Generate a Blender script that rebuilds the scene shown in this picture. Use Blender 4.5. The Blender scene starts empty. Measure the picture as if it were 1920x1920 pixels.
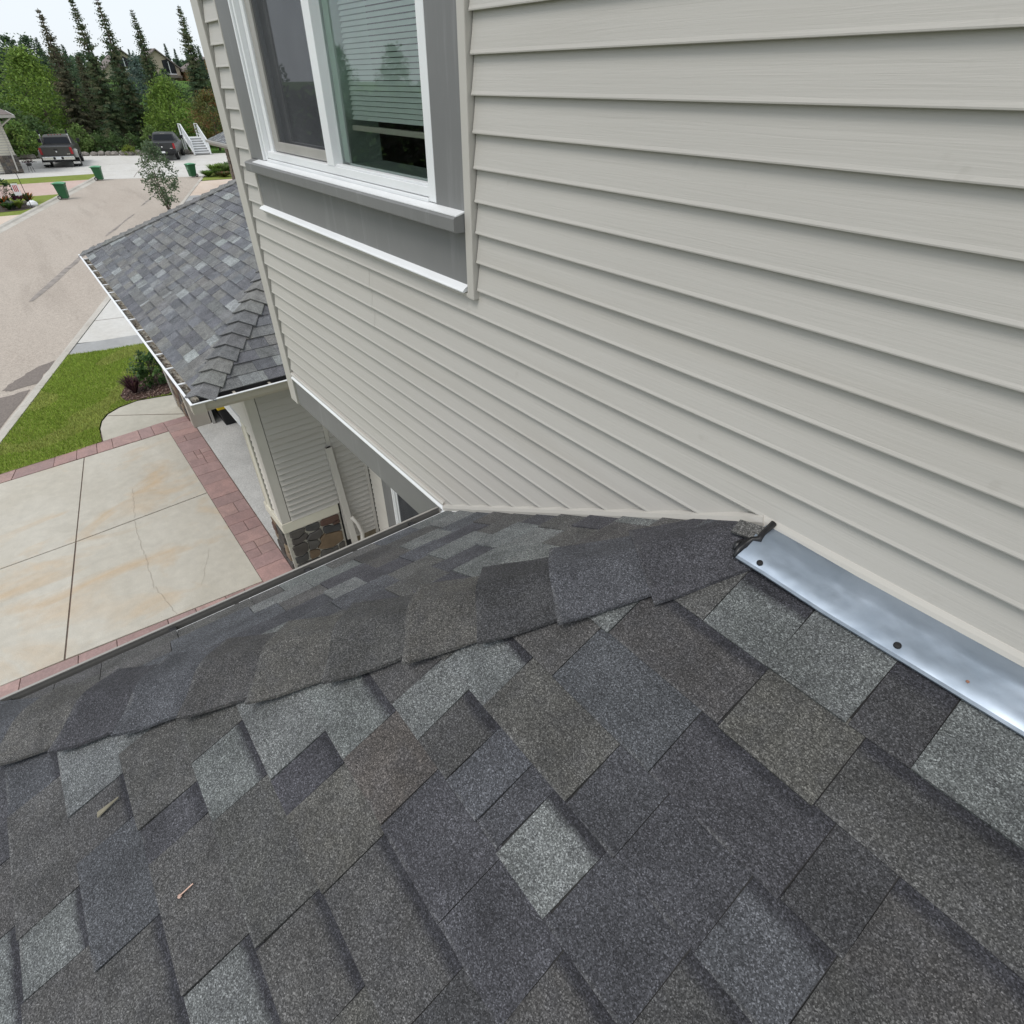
import bpy, bmesh, math, random
from math import sin, cos, pi, sqrt, radians
from mathutils import Vector, Matrix, noise

scene = bpy.context.scene
COL = scene.collection
ZC = 5.18                     # camera height above the driveway; heights of the house are given relative to it
def Z(r): return ZC + r

# ------------------------------------------------------------------ camera
cd = bpy.data.cameras.new('camera'); cam = bpy.data.objects.new('camera', cd); COL.objects.link(cam)
cd.sensor_width = 36.0; cd.sensor_fit = 'HORIZONTAL'; cd.lens = 19.5; cd.clip_start = 0.02; cd.clip_end = 3000
RM = ((0.62520355, 0.47882888, -0.6163144), (0.78042898, -0.37632336, 0.49931086), (0.00715096, -0.79316054, -0.60897063))
M = Matrix(((RM[0][0], -RM[0][1], -RM[0][2], 0.0), (RM[1][0], -RM[1][1], -RM[1][2], -0.99),
            (RM[2][0], -RM[2][1], -RM[2][2], ZC), (0, 0, 0, 1)))
cam.matrix_world = M
scene.camera = cam

# ------------------------------------------------------------------ world: pale overcast sky, soft sun
SUN_EL, SUN_AZ = radians(60), radians(284)     # azimuth of the sun measured from +x towards +y
w = bpy.data.worlds.new('World'); scene.world = w; w.use_nodes = True
nt = w.node_tree; nt.nodes.clear()
out = nt.nodes.new('ShaderNodeOutputWorld'); bg = nt.nodes.new('ShaderNodeBackground')
sky = nt.nodes.new('ShaderNodeTexSky'); sky.sky_type = 'NISHITA'; sky.sun_disc = False
sky.sun_elevation = SUN_EL; sky.sun_rotation = radians(90) - SUN_AZ
sky.altitude = 700; sky.air_density = 1.0; sky.dust_density = 3.0; sky.ozone_density = 1.0
mx = nt.nodes.new('ShaderNodeMix'); mx.data_type = 'RGBA'; mx.inputs[0].default_value = 0.80
mx.inputs[7].default_value = (9.3, 9.9, 10.5, 1)
nt.links.new(sky.outputs[0], mx.inputs[6]); nt.links.new(mx.outputs[2], bg.inputs[0])
bg.inputs[1].default_value = 0.098
nt.links.new(bg.outputs[0], out.inputs[0])
sd = bpy.data.lights.new('sun', 'SUN'); sd.energy = 1.35; sd.angle = radians(24); sd.color = (1.0, 0.955, 0.89)
sun = bpy.data.objects.new('sun', sd); COL.objects.link(sun); sun.location = (-30, -40, 40)
sv = Vector((cos(SUN_EL) * cos(SUN_AZ), cos(SUN_EL) * sin(SUN_AZ), sin(SUN_EL)))
sun.rotation_euler = (-sv).to_track_quat('-Z', 'Y').to_euler()
vs = scene.view_settings; vs.view_transform = 'Standard'; vs.look = 'None'; vs.exposure = 0.16; vs.gamma = 1.0; vs.use_curve_mapping = False
scene.cycles.use_denoising = True
try:
    scene.cycles.denoiser = 'OPENIMAGEDENOISE'; scene.cycles.denoising_input_passes = 'RGB_ALBEDO_NORMAL'
except Exception: pass
scene.cycles.max_bounces = 6; scene.cycles.diffuse_bounces = 3; scene.cycles.glossy_bounces = 3; scene.cycles.transparent_max_bounces = 24

# ------------------------------------------------------------------ materials
MATS = {}
def srgb(r, g, b):
    f = lambda c: (c / 255 / 12.92) if c / 255 <= 0.04045 else ((c / 255 + 0.055) / 1.055) ** 2.4
    return (f(r), f(g), f(b), 1)
class NT:
    def __init__(s, name):
        s.m = bpy.data.materials.new(name); s.m.use_nodes = True; s.t = s.m.node_tree
        s.b = s.t.nodes['Principled BSDF']; s.o = s.t.nodes['Material Output']; MATS[name] = s.m
        s.tc = s.t.nodes.new('ShaderNodeTexCoord')
    def n(s, typ, **kw):
        nd = s.t.nodes.new(typ)
        for k, v in kw.items(): setattr(nd, k, v)
        return nd
    def l(s, a, b): s.t.links.new(a, b)
    def map(s, scale=(1, 1, 1), src='Object', rot=(0, 0, 0)):
        mp = s.n('ShaderNodeMapping'); mp.inputs[3].default_value = scale; mp.inputs[2].default_value = rot
        s.l(s.tc.outputs[src], mp.inputs[0]); return mp.outputs[0]
    def noise(s, vec, scale, detail=3, rough=0.55, dist=0.0):
        nd = s.n('ShaderNodeTexNoise'); nd.inputs['Scale'].default_value = scale; nd.inputs['Detail'].default_value = detail
        nd.inputs['Roughness'].default_value = rough; nd.inputs['Distortion'].default_value = dist
        s.l(vec, nd.inputs[0]); return nd.outputs[0]
    def ramp(s, fac, stops):
        r = s.n('ShaderNodeValToRGB'); e = r.color_ramp.elements
        while len(e) < len(stops): e.new(0.5)
        for i, (p, c) in enumerate(stops):
            e[i].position = p; e[i].color = c if isinstance(c, tuple) else (c, c, c, 1)
        s.l(fac, r.inputs[0]); return r.outputs[0]
    def mix(s, fac, a, b, mode='MIX'):
        m = s.n('ShaderNodeMix', data_type='RGBA', blend_type=mode)
        for i_, v in ((0, fac), (6, a), (7, b)):
            sock = m.inputs[i_]
            if hasattr(v, 'node'): s.l(v, sock)
            elif isinstance(v, (int, float)) and i_: sock.default_value = (v, v, v, 1)
            else: sock.default_value = v
        return m.outputs[2]
    def col(s, c):
        if hasattr(c, 'node'): s.l(c, s.b.inputs['Base Color'])
        else: s.b.inputs['Base Color'].default_value = c
    def rough(s, v):
        if hasattr(v, 'node'): s.l(v, s.b.inputs['Roughness'])
        else: s.b.inputs['Roughness'].default_value = v
    def bump(s, h, strength=0.3, dist=0.01):
        b = s.n('ShaderNodeBump'); b.inputs['Strength'].default_value = strength; b.inputs['Distance'].default_value = dist
        s.l(h, b.inputs['Height']); s.l(b.outputs[0], s.b.inputs['Normal'])
    def spec(s, v): s.b.inputs['Specular IOR Level'].default_value = v

def plain(name, c, rough=0.6, metal=0.0, var=0.12, scale=6.0, spec=0.4, bump=0.0, bscale=60):
    m = NT(name); v = m.map()
    f = m.noise(v, scale, 4)
    a = tuple(x * (1 - var) for x in c[:3]) + (1,); b = tuple(min(1, x * (1 + var)) for x in c[:3]) + (1,)
    m.col(m.ramp(f, [(0.3, a), (0.7, b)])); m.rough(rough); m.b.inputs['Metallic'].default_value = metal; m.spec(spec)
    if bump: m.bump(m.noise(v, bscale, 3), bump, 0.004)
    return m.m
def attrcol(name, rough=0.7, nscale=8.0, var=0.25, spec=0.2, transl=0.0):
    m = NT(name); a = m.n('ShaderNodeAttribute', attribute_name='Col')
    f = m.noise(m.map(), nscale, 3)
    k = m.ramp(f, [(0.25, 1 - var), (0.75, 1.0)])
    c = m.mix(1.0, a.outputs[0], k, 'MULTIPLY')
    m.col(c); m.rough(rough); m.spec(spec)
    if transl:
        tr = m.n('ShaderNodeBsdfTranslucent'); m.l(c, tr.inputs[0])
        ms = m.n('ShaderNodeMixShader'); ms.inputs[0].default_value = transl
        m.l(m.b.outputs[0], ms.inputs[1]); m.l(tr.outputs[0], ms.inputs[2]); m.l(ms.outputs[0], m.o.inputs[0])
    return m.m

# vinyl siding: embossed wood grain along the board
def mat_siding(name, c, ax):
    m = NT(name)
    sc = (1.6, 1.6, 46) if ax == 'x' else (1.6, 1.6, 46)
    v = m.map(sc)
    g = m.noise(v, 2.6, 5, 0.62, 1.3)
    g2 = m.noise(m.map((0.9, 0.9, 120)), 2.0, 3, 0.6, 0.6)
    blot = m.noise(m.map((0.5, 0.5, 1.5)), 1.6, 3)
    a = tuple(x * 0.955 for x in c[:3]) + (1,); b = tuple(min(1, x * 1.03) for x in c[:3]) + (1,)
    base = m.ramp(blot, [(0.3, a), (0.7, b)])
    spots = m.noise(m.map((1, 1, 1)), 23, 2)
    base = m.mix(m.ramp(spots, [(0.70, 0.0), (0.78, 0.10)]), base, srgb(120, 112, 100))
    dust = m.noise(m.map((0.35, 0.35, 3.0)), 2.2, 4, 0.6)
    base = m.mix(m.ramp(dust, [(0.5, 0.0), (0.75, 0.16)]), base, srgb(150, 140, 124))
    m.col(base); m.rough(0.52); m.spec(0.35)
    ad = m.n('ShaderNodeMath', operation='ADD'); m.l(g, ad.inputs[0])
    ml = m.n('ShaderNodeMath', operation='MULTIPLY'); ml.inputs[1].default_value = 0.45; m.l(g2, ml.inputs[0]); m.l(ml.outputs[0], ad.inputs[1])
    m.bump(ad.outputs[0], 0.26, 0.0024)
    return m.m
SID = (0.500, 0.478, 0.444, 1)
mat_siding('siding', SID, 'x')
mat_siding('siding_lit', (0.60, 0.57, 0.52, 1), 'x')  # brightened siding copy; light on the drive-facing fronts is put into the colour
plain('siding_trim', (0.52, 0.495, 0.455, 1), 0.5, var=0.05, scale=3)
plain('beige_trim', (0.42, 0.385, 0.33, 1), 0.5, var=0.05, scale=3)
plain('cream_trim', (0.62, 0.59, 0.50, 1), 0.5, var=0.05, scale=3)
def mat_grey():
    m = NT('grey_paint'); v = m.map()
    f = m.noise(v, 2.2, 4); streak = m.noise(m.map((26, 26, 2.2)), 1.0, 4, 0.65)
    base = m.ramp(f, [(0.3, (0.180, 0.180, 0.180, 1)), (0.7, (0.215, 0.214, 0.212, 1))])
    base = m.mix(m.ramp(streak, [(0.56, 0.0), (0.75, 0.35)]), base, (0.33, 0.33, 0.33, 1))
    m.col(base); m.rough(0.5); m.spec(0.35); m.bump(m.noise(m.map((60, 60, 8)), 3, 3), 0.12, 0.003)
mat_grey()
plain('white_vinyl', (0.80, 0.81, 0.82, 1), 0.38, var=0.04, scale=5, spec=0.45)
plain('white_metal', (0.78, 0.78, 0.76, 1), 0.35, var=0.10, scale=14, spec=0.5)
plain('black', (0.012, 0.012, 0.013, 1), 0.6, var=0.3)
plain('dark_gap', (0.025, 0.024, 0.024, 1), 0.9, var=0.2)
plain('interior_dark', (0.05, 0.035, 0.032, 1), 0.9, var=0.5, scale=9)
plain('interior_frame', (0.62, 0.74, 0.66, 1), 0.6, var=0.05)
plain('blind', (0.88, 0.95, 0.90, 1), 0.55, var=0.05)
plain('carpet', (0.16, 0.07, 0.07, 1), 0.95, var=0.7, scale=26)

def mat_shingle():
    m = NT('shingle'); a = m.n('ShaderNodeAttribute', attribute_name='Col')
    v = m.map()
    uv = m.n('ShaderNodeSeparateXYZ'); m.l(m.tc.outputs['UV'], uv.inputs[0])
    wob = m.noise(v, 30, 3)
    wadd = m.n('ShaderNodeMath', operation='MULTIPLY_ADD'); wadd.inputs[1].default_value = 0.12; m.l(wob, wadd.inputs[0]); m.l(uv.outputs[1], wadd.inputs[2])
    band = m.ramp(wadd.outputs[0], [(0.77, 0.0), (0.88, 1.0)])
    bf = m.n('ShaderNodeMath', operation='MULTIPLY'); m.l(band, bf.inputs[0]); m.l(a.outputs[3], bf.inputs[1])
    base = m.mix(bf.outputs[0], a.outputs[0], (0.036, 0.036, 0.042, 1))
    blend = m.noise(v, 9, 5, 0.6); blend2 = m.noise(m.map((1.7, 1.7, 1.7)), 14, 4, 0.6)
    base = m.mix(m.ramp(blend2, [(0.42, 0.0), (0.68, 0.32)]), base, (0.068, 0.069, 0.077, 1))
    base = m.mix(1.0, base, m.ramp(blend, [(0.3, 0.74), (0.7, 1.22)]), 'MULTIPLY')
    worn = m.ramp(uv.outputs[1], [(0.012, 0.55), (0.055, 0.0)])
    wf = m.n('ShaderNodeMath', operation='MULTIPLY'); m.l(worn, wf.inputs[0]); m.l(m.ramp(m.noise(v, 16, 3), [(0.45, 0.0), (0.65, 1.0)]), wf.inputs[1])
    base = m.mix(wf.outputs[0], base, (0.15, 0.15, 0.15, 1))
    # granules: cells of mixed tone with a few pale chips
    vo = m.n('ShaderNodeTexVoronoi'); vo.inputs['Scale'].default_value = 560; m.l(v, vo.inputs[0])
    sep = m.n('ShaderNodeSeparateColor'); m.l(vo.outputs['Color'], sep.inputs[0])
    gr = m.ramp(sep.outputs[0], [(0.0, 0.42), (0.35, 0.72), (0.72, 1.12), (0.90, 1.65), (1.0, 2.4)])
    n2 = m.noise(v, 260, 3, 0.7)
    gr2 = m.ramp(n2, [(0.3, 0.62), (0.7, 1.38)])
    base = m.mix(1.0, base, gr, 'MULTIPLY'); base = m.mix(1.0, base, gr2, 'MULTIPLY')
    m.col(base); m.rough(0.82); m.spec(0.28)
    m.bump(m.noise(v, 420, 2, 0.7), 0.75, 0.0016)
mat_shingle()
def mat_flash():
    m = NT('galvanised'); v = m.map()
    f = m.noise(v, 7, 5, 0.6, 0.8); f2 = m.noise(m.map((4, 14, 14)), 3, 4)
    c = m.ramp(f, [(0.3, (0.31, 0.375, 0.46, 1)), (0.7, (0.42, 0.485, 0.575, 1))])  # blue tint stands in for sky mirrored in the metal
    m.col(c); m.b.inputs['Metallic'].default_value = 0.85
    m.rough(m.ramp(f2, [(0.3, 0.40), (0.7, 0.54)])); m.bump(m.noise(v, 5.5, 3), 0.5, 0.02)
mat_flash()
plain('sealant', (0.012, 0.012, 0.014, 1), 0.35, var=0.4, scale=40, spec=0.5)
def mat_concrete(name, c1, c2, stain, stain_amt=0.5, pit=0.5):
    m = NT(name); v = m.map()
    big = m.noise(m.map((0.35, 0.8, 1)), 1.3, 5, 0.6, 0.5); st = m.noise(m.map((0.5, 0.28, 1)), 2.4, 5, 0.62, 0.8); fine = m.noise(v, 90, 4, 0.7)
    mott = m.noise(v, 7, 5, 0.6)
    c = m.ramp(big, [(0.32, c1), (0.68, c2)])
    c = m.mix(m.ramp(st, [(0.52, 0.0), (0.72, stain_amt)]), c, stain)
    gs = m.noise(m.map((0.9, 0.35, 1)), 2.0, 5, 0.65, 1.0)
    c = m.mix(m.ramp(gs, [(0.50, 0.0), (0.70, stain_amt * 0.4)]), c, tuple(x * 0.78 for x in c1[:3]) + (1,))
    c = m.mix(1.0, c, m.ramp(mott, [(0.3, 0.92), (0.7, 1.05)]), 'MULTIPLY')
    c = m.mix(1.0, c, m.ramp(fine, [(0.3, 0.88), (0.7, 1.08)]), 'MULTIPLY')
    pits = m.noise(v, 38, 3, 0.6)
    c = m.mix(m.ramp(pits, [(0.68, 0.0), (0.74, pit)]), c, (0.18, 0.15, 0.12, 1))
    m.col(c); m.rough(0.85); m.spec(0.2); m.bump(fine, 0.25, 0.003)
mat_concrete('concrete', (0.50, 0.465, 0.395, 1), (0.56, 0.53, 0.465, 1), (0.54, 0.385, 0.23, 1), 0.7)
mat_concrete('walk_concrete', (0.46, 0.435, 0.37, 1), (0.53, 0.50, 0.43, 1), (0.42, 0.38, 0.30, 1), 0.3, 0.2)
mat_concrete('pale_concrete', (0.56, 0.54, 0.50, 1), (0.62, 0.605, 0.575, 1), (0.50, 0.47, 0.42, 1), 0.3, 0.1)
mat_concrete('kerb_concrete', (0.44, 0.41, 0.36, 1), (0.54, 0.51, 0.46, 1), (0.30, 0.26, 0.22, 1), 0.4, 0.3)
mat_concrete('grey_concrete', (0.33, 0.33, 0.325, 1), (0.40, 0.40, 0.395, 1), (0.28, 0.27, 0.26, 1), 0.3, 0.2)
mat_concrete('peach_concrete', (0.60, 0.49, 0.40, 1), (0.64, 0.54, 0.46, 1), (0.50, 0.40, 0.33, 1), 0.3, 0.1)
mat_concrete('pink_concrete', (0.52, 0.38, 0.33, 1), (0.57, 0.44, 0.39, 1), (0.45, 0.34, 0.30, 1), 0.3, 0.1)
def mat_slab():
    m = NT('garage_slab'); v = m.map(); f = m.noise(v, 55, 4, 0.7); b = m.noise(v, 1.8, 4)
    c = m.ramp(f, [(0.3, (0.40, 0.395, 0.38, 1)), (0.7, (0.66, 0.655, 0.635, 1))])
    c = m.mix(1.0, c, m.ramp(b, [(0.3, 0.82), (0.7, 1.08)]), 'MULTIPLY'); m.col(c); m.rough(0.8); m.bump(f, 0.3, 0.004)
mat_slab()
def mat_paver():
    m = NT('stamped_red'); a = m.n('ShaderNodeAttribute', attribute_name='Col'); v = m.map()
    f = m.noise(v, 5, 5, 0.6, 0.6); g = m.noise(v, 40, 4, 0.65); rid = m.noise(m.map((1, 1, 1)), 9, 4, 0.6, 2.0)
    c = m.mix(m.ramp(f, [(0.38, 0.0), (0.72, 0.55)]), a.outputs[0], (0.215, 0.155, 0.15, 1))
    c = m.mix(1.0, c, m.ramp(g, [(0.3, 0.86), (0.7, 1.1)]), 'MULTIPLY')
    c = m.mix(m.ramp(rid, [(0.62, 0.0), (0.74, 0.4)]), c, (0.52, 0.40, 0.37, 1))
    m.col(c); m.rough(0.62); m.spec(0.35); m.bump(rid, 0.5, 0.012)
mat_paver()
plain('joint', (0.17, 0.125, 0.10, 1), 0.95, var=0.3, scale=20)
def mat_road():
    m = NT('road_surface'); v = m.map()
    agg = m.n('ShaderNodeTexVoronoi'); agg.inputs['Scale'].default_value = 70; m.l(v, agg.inputs[0])
    sep = m.n('ShaderNodeSeparateColor'); m.l(agg.outputs['Color'], sep.inputs[0])
    big = m.noise(m.map((0.10, 0.34, 1), rot=(0, 0, radians(20))), 1.2, 5, 0.6)
    streak = m.noise(m.map((0.10, 0.9, 1), rot=(0, 0, radians(20))), 1.5, 5, 0.65)
    c = m.ramp(big, [(0.3, (0.40, 0.345, 0.295, 1)), (0.7, (0.46, 0.405, 0.35, 1))])
    c = m.mix(m.ramp(streak, [(0.52, 0.0), (0.72, 0.45)]), c, (0.31, 0.27, 0.23, 1))
    c = m.mix(1.0, c, m.ramp(sep.outputs[0], [(0.0, 0.80), (1.0, 1.2)]), 'MULTIPLY')
    c = m.mix(1.0, c, m.ramp(m.noise(v, 14, 4), [(0.3, 0.9), (0.7, 1.08)]), 'MULTIPLY')
    m.col(c); m.rough(0.9); m.spec(0.15); m.bump(sep.outputs[0], 0.3, 0.006)
mat_road()
plain('tar', (0.26, 0.23, 0.205, 1), 0.8, var=0.35, scale=3)
plain('damp_patch', (0.185, 0.155, 0.135, 1), 0.75, var=0.25, scale=30)
def mat_grass(name, a, b, dry):
    m = NT(name); v = m.map()
    f = m.noise(v, 1.6, 5, 0.6); g = m.noise(v, 45, 4, 0.7); d = m.noise(v, 0.9, 4)
    c = m.ramp(f, [(0.3, a), (0.7, b)])
    c = m.mix(m.ramp(d, [(0.5, 0.0), (0.75, 0.7)]), c, dry)
    c = m.mix(1.0, c, m.ramp(g, [(0.25, 0.6), (0.75, 1.3)]), 'MULTIPLY'); m.col(c); m.rough(0.9); m.spec(0.1); m.bump(g, 0.6, 0.03)
mat_grass('lawn', (0.18, 0.225, 0.045, 1), (0.23, 0.28, 0.065, 1), (0.27, 0.27, 0.09, 1))
mat_grass('meadow', (0.05, 0.11, 0.02, 1), (0.10, 0.19, 0.035, 1), (0.13, 0.17, 0.05, 1))
attrcol('blade', 0.7, 2.0, 0.2, 0.15, 0.25)
attrcol('leaf', 0.6, 3.0, 0.25, 0.25, 0.42)
attrcol('needle', 0.7, 2.0, 0.25, 0.15, 0.35)
attrcol('chips', 0.85, 20, 0.3)
attrcol('painted', 0.5, 5, 0.08, 0.4)
attrcol('stone', 0.62, 7, 0.42, 0.4)
plain('bark', (0.13, 0.10, 0.08, 1), 0.9, var=0.35, scale=20, bump=0.5)
plain('mulch', (0.085, 0.05, 0.04, 1), 0.95, var=0.5, scale=30)
plain('soil', (0.06, 0.045, 0.035, 1), 0.95, var=0.5, scale=12)
plain('crack_dirt', (0.30, 0.25, 0.20, 1), 0.95, var=0.3, scale=9)
plain('mortar', (0.40, 0.38, 0.33, 1), 0.9, var=0.15, scale=20)
plain('foundation', (0.20, 0.165, 0.115, 1), 0.9, var=0.25, scale=12)
plain('rock', (0.22, 0.20, 0.18, 1), 0.9, var=0.4, scale=5, bump=0.6, bscale=14)
plain('truck_paint', (0.050, 0.048, 0.042, 1), 0.35, var=0.12, scale=2, spec=0.5)
plain('truck_paint_dark', (0.028, 0.029, 0.030, 1), 0.28, var=0.12, scale=2, spec=0.5)
plain('truck_pale', (0.30, 0.29, 0.26, 1), 0.3, var=0.08, scale=2, spec=0.5)
plain('chrome', (0.72, 0.72, 0.72, 1), 0.2, metal=0.9, var=0.06)
plain('rubber', (0.02, 0.02, 0.02, 1), 0.8, var=0.3)
plain('tail_lamp', (0.30, 0.012, 0.018, 1), 0.25, var=0.1, spec=0.6)
plain('tinted_glass', (0.012, 0.014, 0.018, 1), 0.12, var=0.05, spec=0.25)
plain('bin_green', (0.022, 0.105, 0.042, 1), 0.5, var=0.12, scale=4, spec=0.4)
plain('bin_lid', (0.10, 0.30, 0.16, 1), 0.5, var=0.1, scale=4)
plain('bin_mark', (0.16, 0.30, 0.20, 1), 0.6, var=0.1)
plain('yellow_plastic', (0.72, 0.50, 0.015, 1), 0.45, var=0.06)
plain('red_print', (0.55, 0.04, 0.05, 1), 0.6, var=0.05)
plain('timber', (0.21, 0.19, 0.14, 1), 0.8, var=0.2, scale=30)
plain('copper', (0.62, 0.42, 0.34, 1), 0.3, metal=0.7, var=0.05)
plain('far_stucco', (0.47, 0.40, 0.31, 1), 0.9, var=0.06)
plain('far_orange', (0.50, 0.28, 0.14, 1), 0.9, var=0.1)
plain('far_roof', (0.18, 0.15, 0.14, 1), 0.9, var=0.15)
plain('gutter_grey', (0.36, 0.345, 0.32, 1), 0.4, var=0.08, scale=8, spec=0.5)
plain('gutter_mid', (0.20, 0.195, 0.185, 1), 0.45, var=0.1, scale=8, spec=0.4)
plain('gutter_dark', (0.03, 0.03, 0.033, 1), 0.7, var=0.4, scale=15)
plain('rust', (0.30, 0.15, 0.10, 1), 0.8, var=0.2)
def mat_glass():
    m = NT('window_glass')
    tr = m.n('ShaderNodeBsdfTransparent'); tr.inputs[0].default_value = (0.95, 1.0, 0.97, 1)
    gl = m.n('ShaderNodeBsdfGlossy'); gl.inputs['Roughness'].default_value = 0.012; gl.inputs[0].default_value = (0.96, 0.97, 1.0, 1)
    fr = m.n('ShaderNodeFresnel'); fr.inputs[0].default_value = 1.78
    ms = m.n('ShaderNodeMixShader'); m.l(fr.outputs[0], ms.inputs[0]); m.l(tr.outputs[0], ms.inputs[1]); m.l(gl.outputs[0], ms.inputs[2])
    m.l(ms.outputs[0], m.o.inputs[0])
mat_glass()
def mat_screen():
    m = NT('insect_screen'); v = m.map()
    tr = m.n('ShaderNodeBsdfTransparent'); tr.inputs[0].default_value = (0.8, 0.8, 0.8, 1)
    df = m.n('ShaderNodeBsdfDiffuse'); f = m.noise(m.map((3, 1, 2)), 2.0, 4)
    c = m.ramp(f, [(0.3, (0.075, 0.078, 0.085, 1)), (0.75, (0.12, 0.124, 0.132, 1))]); m.l(c, df.inputs[0])
    ms = m.n('ShaderNodeMixShader'); ms.inputs[0].default_value = 0.62
    m.l(tr.outputs[0], ms.inputs[1]); m.l(df.outputs[0], ms.inputs[2]); m.l(ms.outputs[0], m.o.inputs[0])
mat_screen()

# ------------------------------------------------------------------ mesh helpers
WL = {}     # world translation of every object made here
def link(o, parent=None, loc=(0, 0, 0), world=True):
    COL.objects.link(o)
    if parent is not None:
        o.parent = parent
        if world: o.location = Vector(loc) - WL.get(parent.name, Vector((0, 0, 0)))
        else: o.location = loc
    else: o.location = loc
    WL[o.name] = Vector(loc) if world or parent is None else Vector((0, 0, 0))
    return o
def tag(o, label=None, cat=None, group=None, kind=None):
    if label: o['label'] = label
    if cat: o['category'] = cat
    if group: o['group'] = group
    if kind: o['kind'] = kind
    return o
def empty(name, loc, label=None, cat=None, group=None, rz=0.0):
    o = bpy.data.objects.new(name, None); o.empty_display_size = 0.2
    link(o, None, loc); o.rotation_euler = (0, 0, rz)
    return tag(o, label, cat, group)
class MB:
    def __init__(s): s.v = []; s.f = []; s.c = []; s.uv = []; s.cc = None; s.mi = []; s.cm = 0
    def add(s, vs_, fs, col=None, uvs=None):
        b = len(s.v); s.v += [tuple(p) for p in vs_]; s.f += [tuple(i + b for i in f) for f in fs]; s.mi += [s.cm] * len(fs)
        c = col or s.cc or (1, 1, 1, 1)
        if len(c) == 3: c = tuple(c) + (1,)
        s.c += [c] * len(vs_); s.uv += (uvs if uvs else [(0, 0)] * len(vs_)); return s
    def box(s, x0, x1, y0, y1, z0, z1, col=None):
        return s.add([(x0, y0, z0), (x1, y0, z0), (x1, y1, z0), (x0, y1, z0), (x0, y0, z1), (x1, y0, z1), (x1, y1, z1), (x0, y1, z1)],
                     [(0, 3, 2, 1), (4, 5, 6, 7), (0, 1, 5, 4), (1, 2, 6, 5), (2, 3, 7, 6), (3, 0, 4, 7)], col)
    def hexa(s, p, col=None):      # 8 points: bottom 4, top 4
        return s.add(p, [(0, 3, 2, 1), (4, 5, 6, 7), (0, 1, 5, 4), (1, 2, 6, 5), (2, 3, 7, 6), (3, 0, 4, 7)], col)
    def prism(s, poly, z0, z1, col=None):
        n = len(poly); a = sum(poly[i][0] * poly[(i + 1) % n][1] - poly[(i + 1) % n][0] * poly[i][1] for i in range(n))
        if a < 0: poly = poly[::-1]
        vs_ = [(x, y, z0) for x, y in poly] + [(x, y, z1) for x, y in poly]
        fs = [tuple(range(n, 2 * n)), tuple(range(n - 1, -1, -1))] + [(i, (i + 1) % n, n + (i + 1) % n, n + i) for i in range(n)]
        return s.add(vs_, fs, col)
    def sheet(s, poly, z, col=None):
        n = len(poly); a = sum(poly[i][0] * poly[(i + 1) % n][1] - poly[(i + 1) % n][0] * poly[i][1] for i in range(n))
        if a < 0: poly = poly[::-1]
        return s.add([(x, y, z) for x, y in poly], [tuple(range(n))], col)
    def tube(s, pts, rad, n=8, col=None, cap=True):
        pts = [Vector(p) for p in pts]; rings = []
        for i, p in enumerate(pts):
            d = (pts[min(i + 1, len(pts) - 1)] - pts[max(i - 1, 0)]).normalized()
            up = Vector((0, 0, 1)) if abs(d.z) < 0.9 else Vector((1, 0, 0))
            a = d.cross(up).normalized(); b = d.cross(a).normalized(); r = rad[i] if isinstance(rad, (list, tuple)) else rad
            rings.append([p + (a * cos(2 * pi * k / n) + b * sin(2 * pi * k / n)) * r for k in range(n)])
        vs_ = [q for r in rings for q in r]; fs = []
        for i in range(len(pts) - 1):
            for k in range(n): fs.append((i * n + k, i * n + (k + 1) % n, (i + 1) * n + (k + 1) % n, (i + 1) * n + k))
        if cap: fs += [tuple(range(n - 1, -1, -1)), tuple((len(pts) - 1) * n + k for k in range(n))]
        return s.add(vs_, fs, col)
    def sweep(s, prof, path, col=None, closed=True, cap=True):
        """prof: list of (a,b) in a frame; path: list of (origin, axisA, axisB)"""
        n = len(prof); vs_ = []
        for o, A, B in path:
            o, A, B = Vector(o), Vector(A), Vector(B)
            vs_ += [o + A * a + B * b for a, b in prof]
        fs = []; m = n if closed else n - 1
        for i in range(len(path) - 1):
            for k in range(m): fs.append((i * n + k, i * n + (k + 1) % n, (i + 1) * n + (k + 1) % n, (i + 1) * n + k))
        if cap and closed: fs += [tuple(range(n - 1, -1, -1)), tuple((len(path) - 1) * n + k for k in range(n))]
        return s.add(vs_, fs, col)
    def lathe(s, c, prof, n=16, col=None):
        cx, cy, cz = c; vs_ = []; fs = []
        for r, z in prof: vs_ += [(cx + r * cos(2 * pi * k / n), cy + r * sin(2 * pi * k / n), cz + z) for k in range(n)]
        for i in range(len(prof) - 1):
            for k in range(n): fs.append((i * n + k, i * n + (k + 1) % n, (i + 1) * n + (k + 1) % n, (i + 1) * n + k))
        fs += [tuple(range(n - 1, -1, -1)), tuple((len(prof) - 1) * n + k for k in range(n))]
        return s.add(vs_, fs, col)
    def cyl(s, a, b, r, n=14, col=None): return s.tube([a, b], r, n, col)
    def build(s, name, mat, parent=None, smooth=False, bevel=0.0, world=True, loc=(0, 0, 0), fix=True):
        me = bpy.data.meshes.new(name); me.from_pydata(s.v, [], s.f)
        if s.c:
            ca = me.color_attributes.new('Col', 'FLOAT_COLOR', 'POINT')
            ca.data.foreach_set('color', [x for c in s.c for x in c])
        if any(u != (0, 0) for u in s.uv):
            ul = me.uv_layers.new(name='UVMap')
            for lp in me.loops: ul.data[lp.index].uv = s.uv[lp.vertex_index]
        if isinstance(mat, str): mat = [mat]
        for m_ in mat: me.materials.append(MATS[m_])
        if len(mat) > 1: me.polygons.foreach_set('material_index', s.mi)
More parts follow.
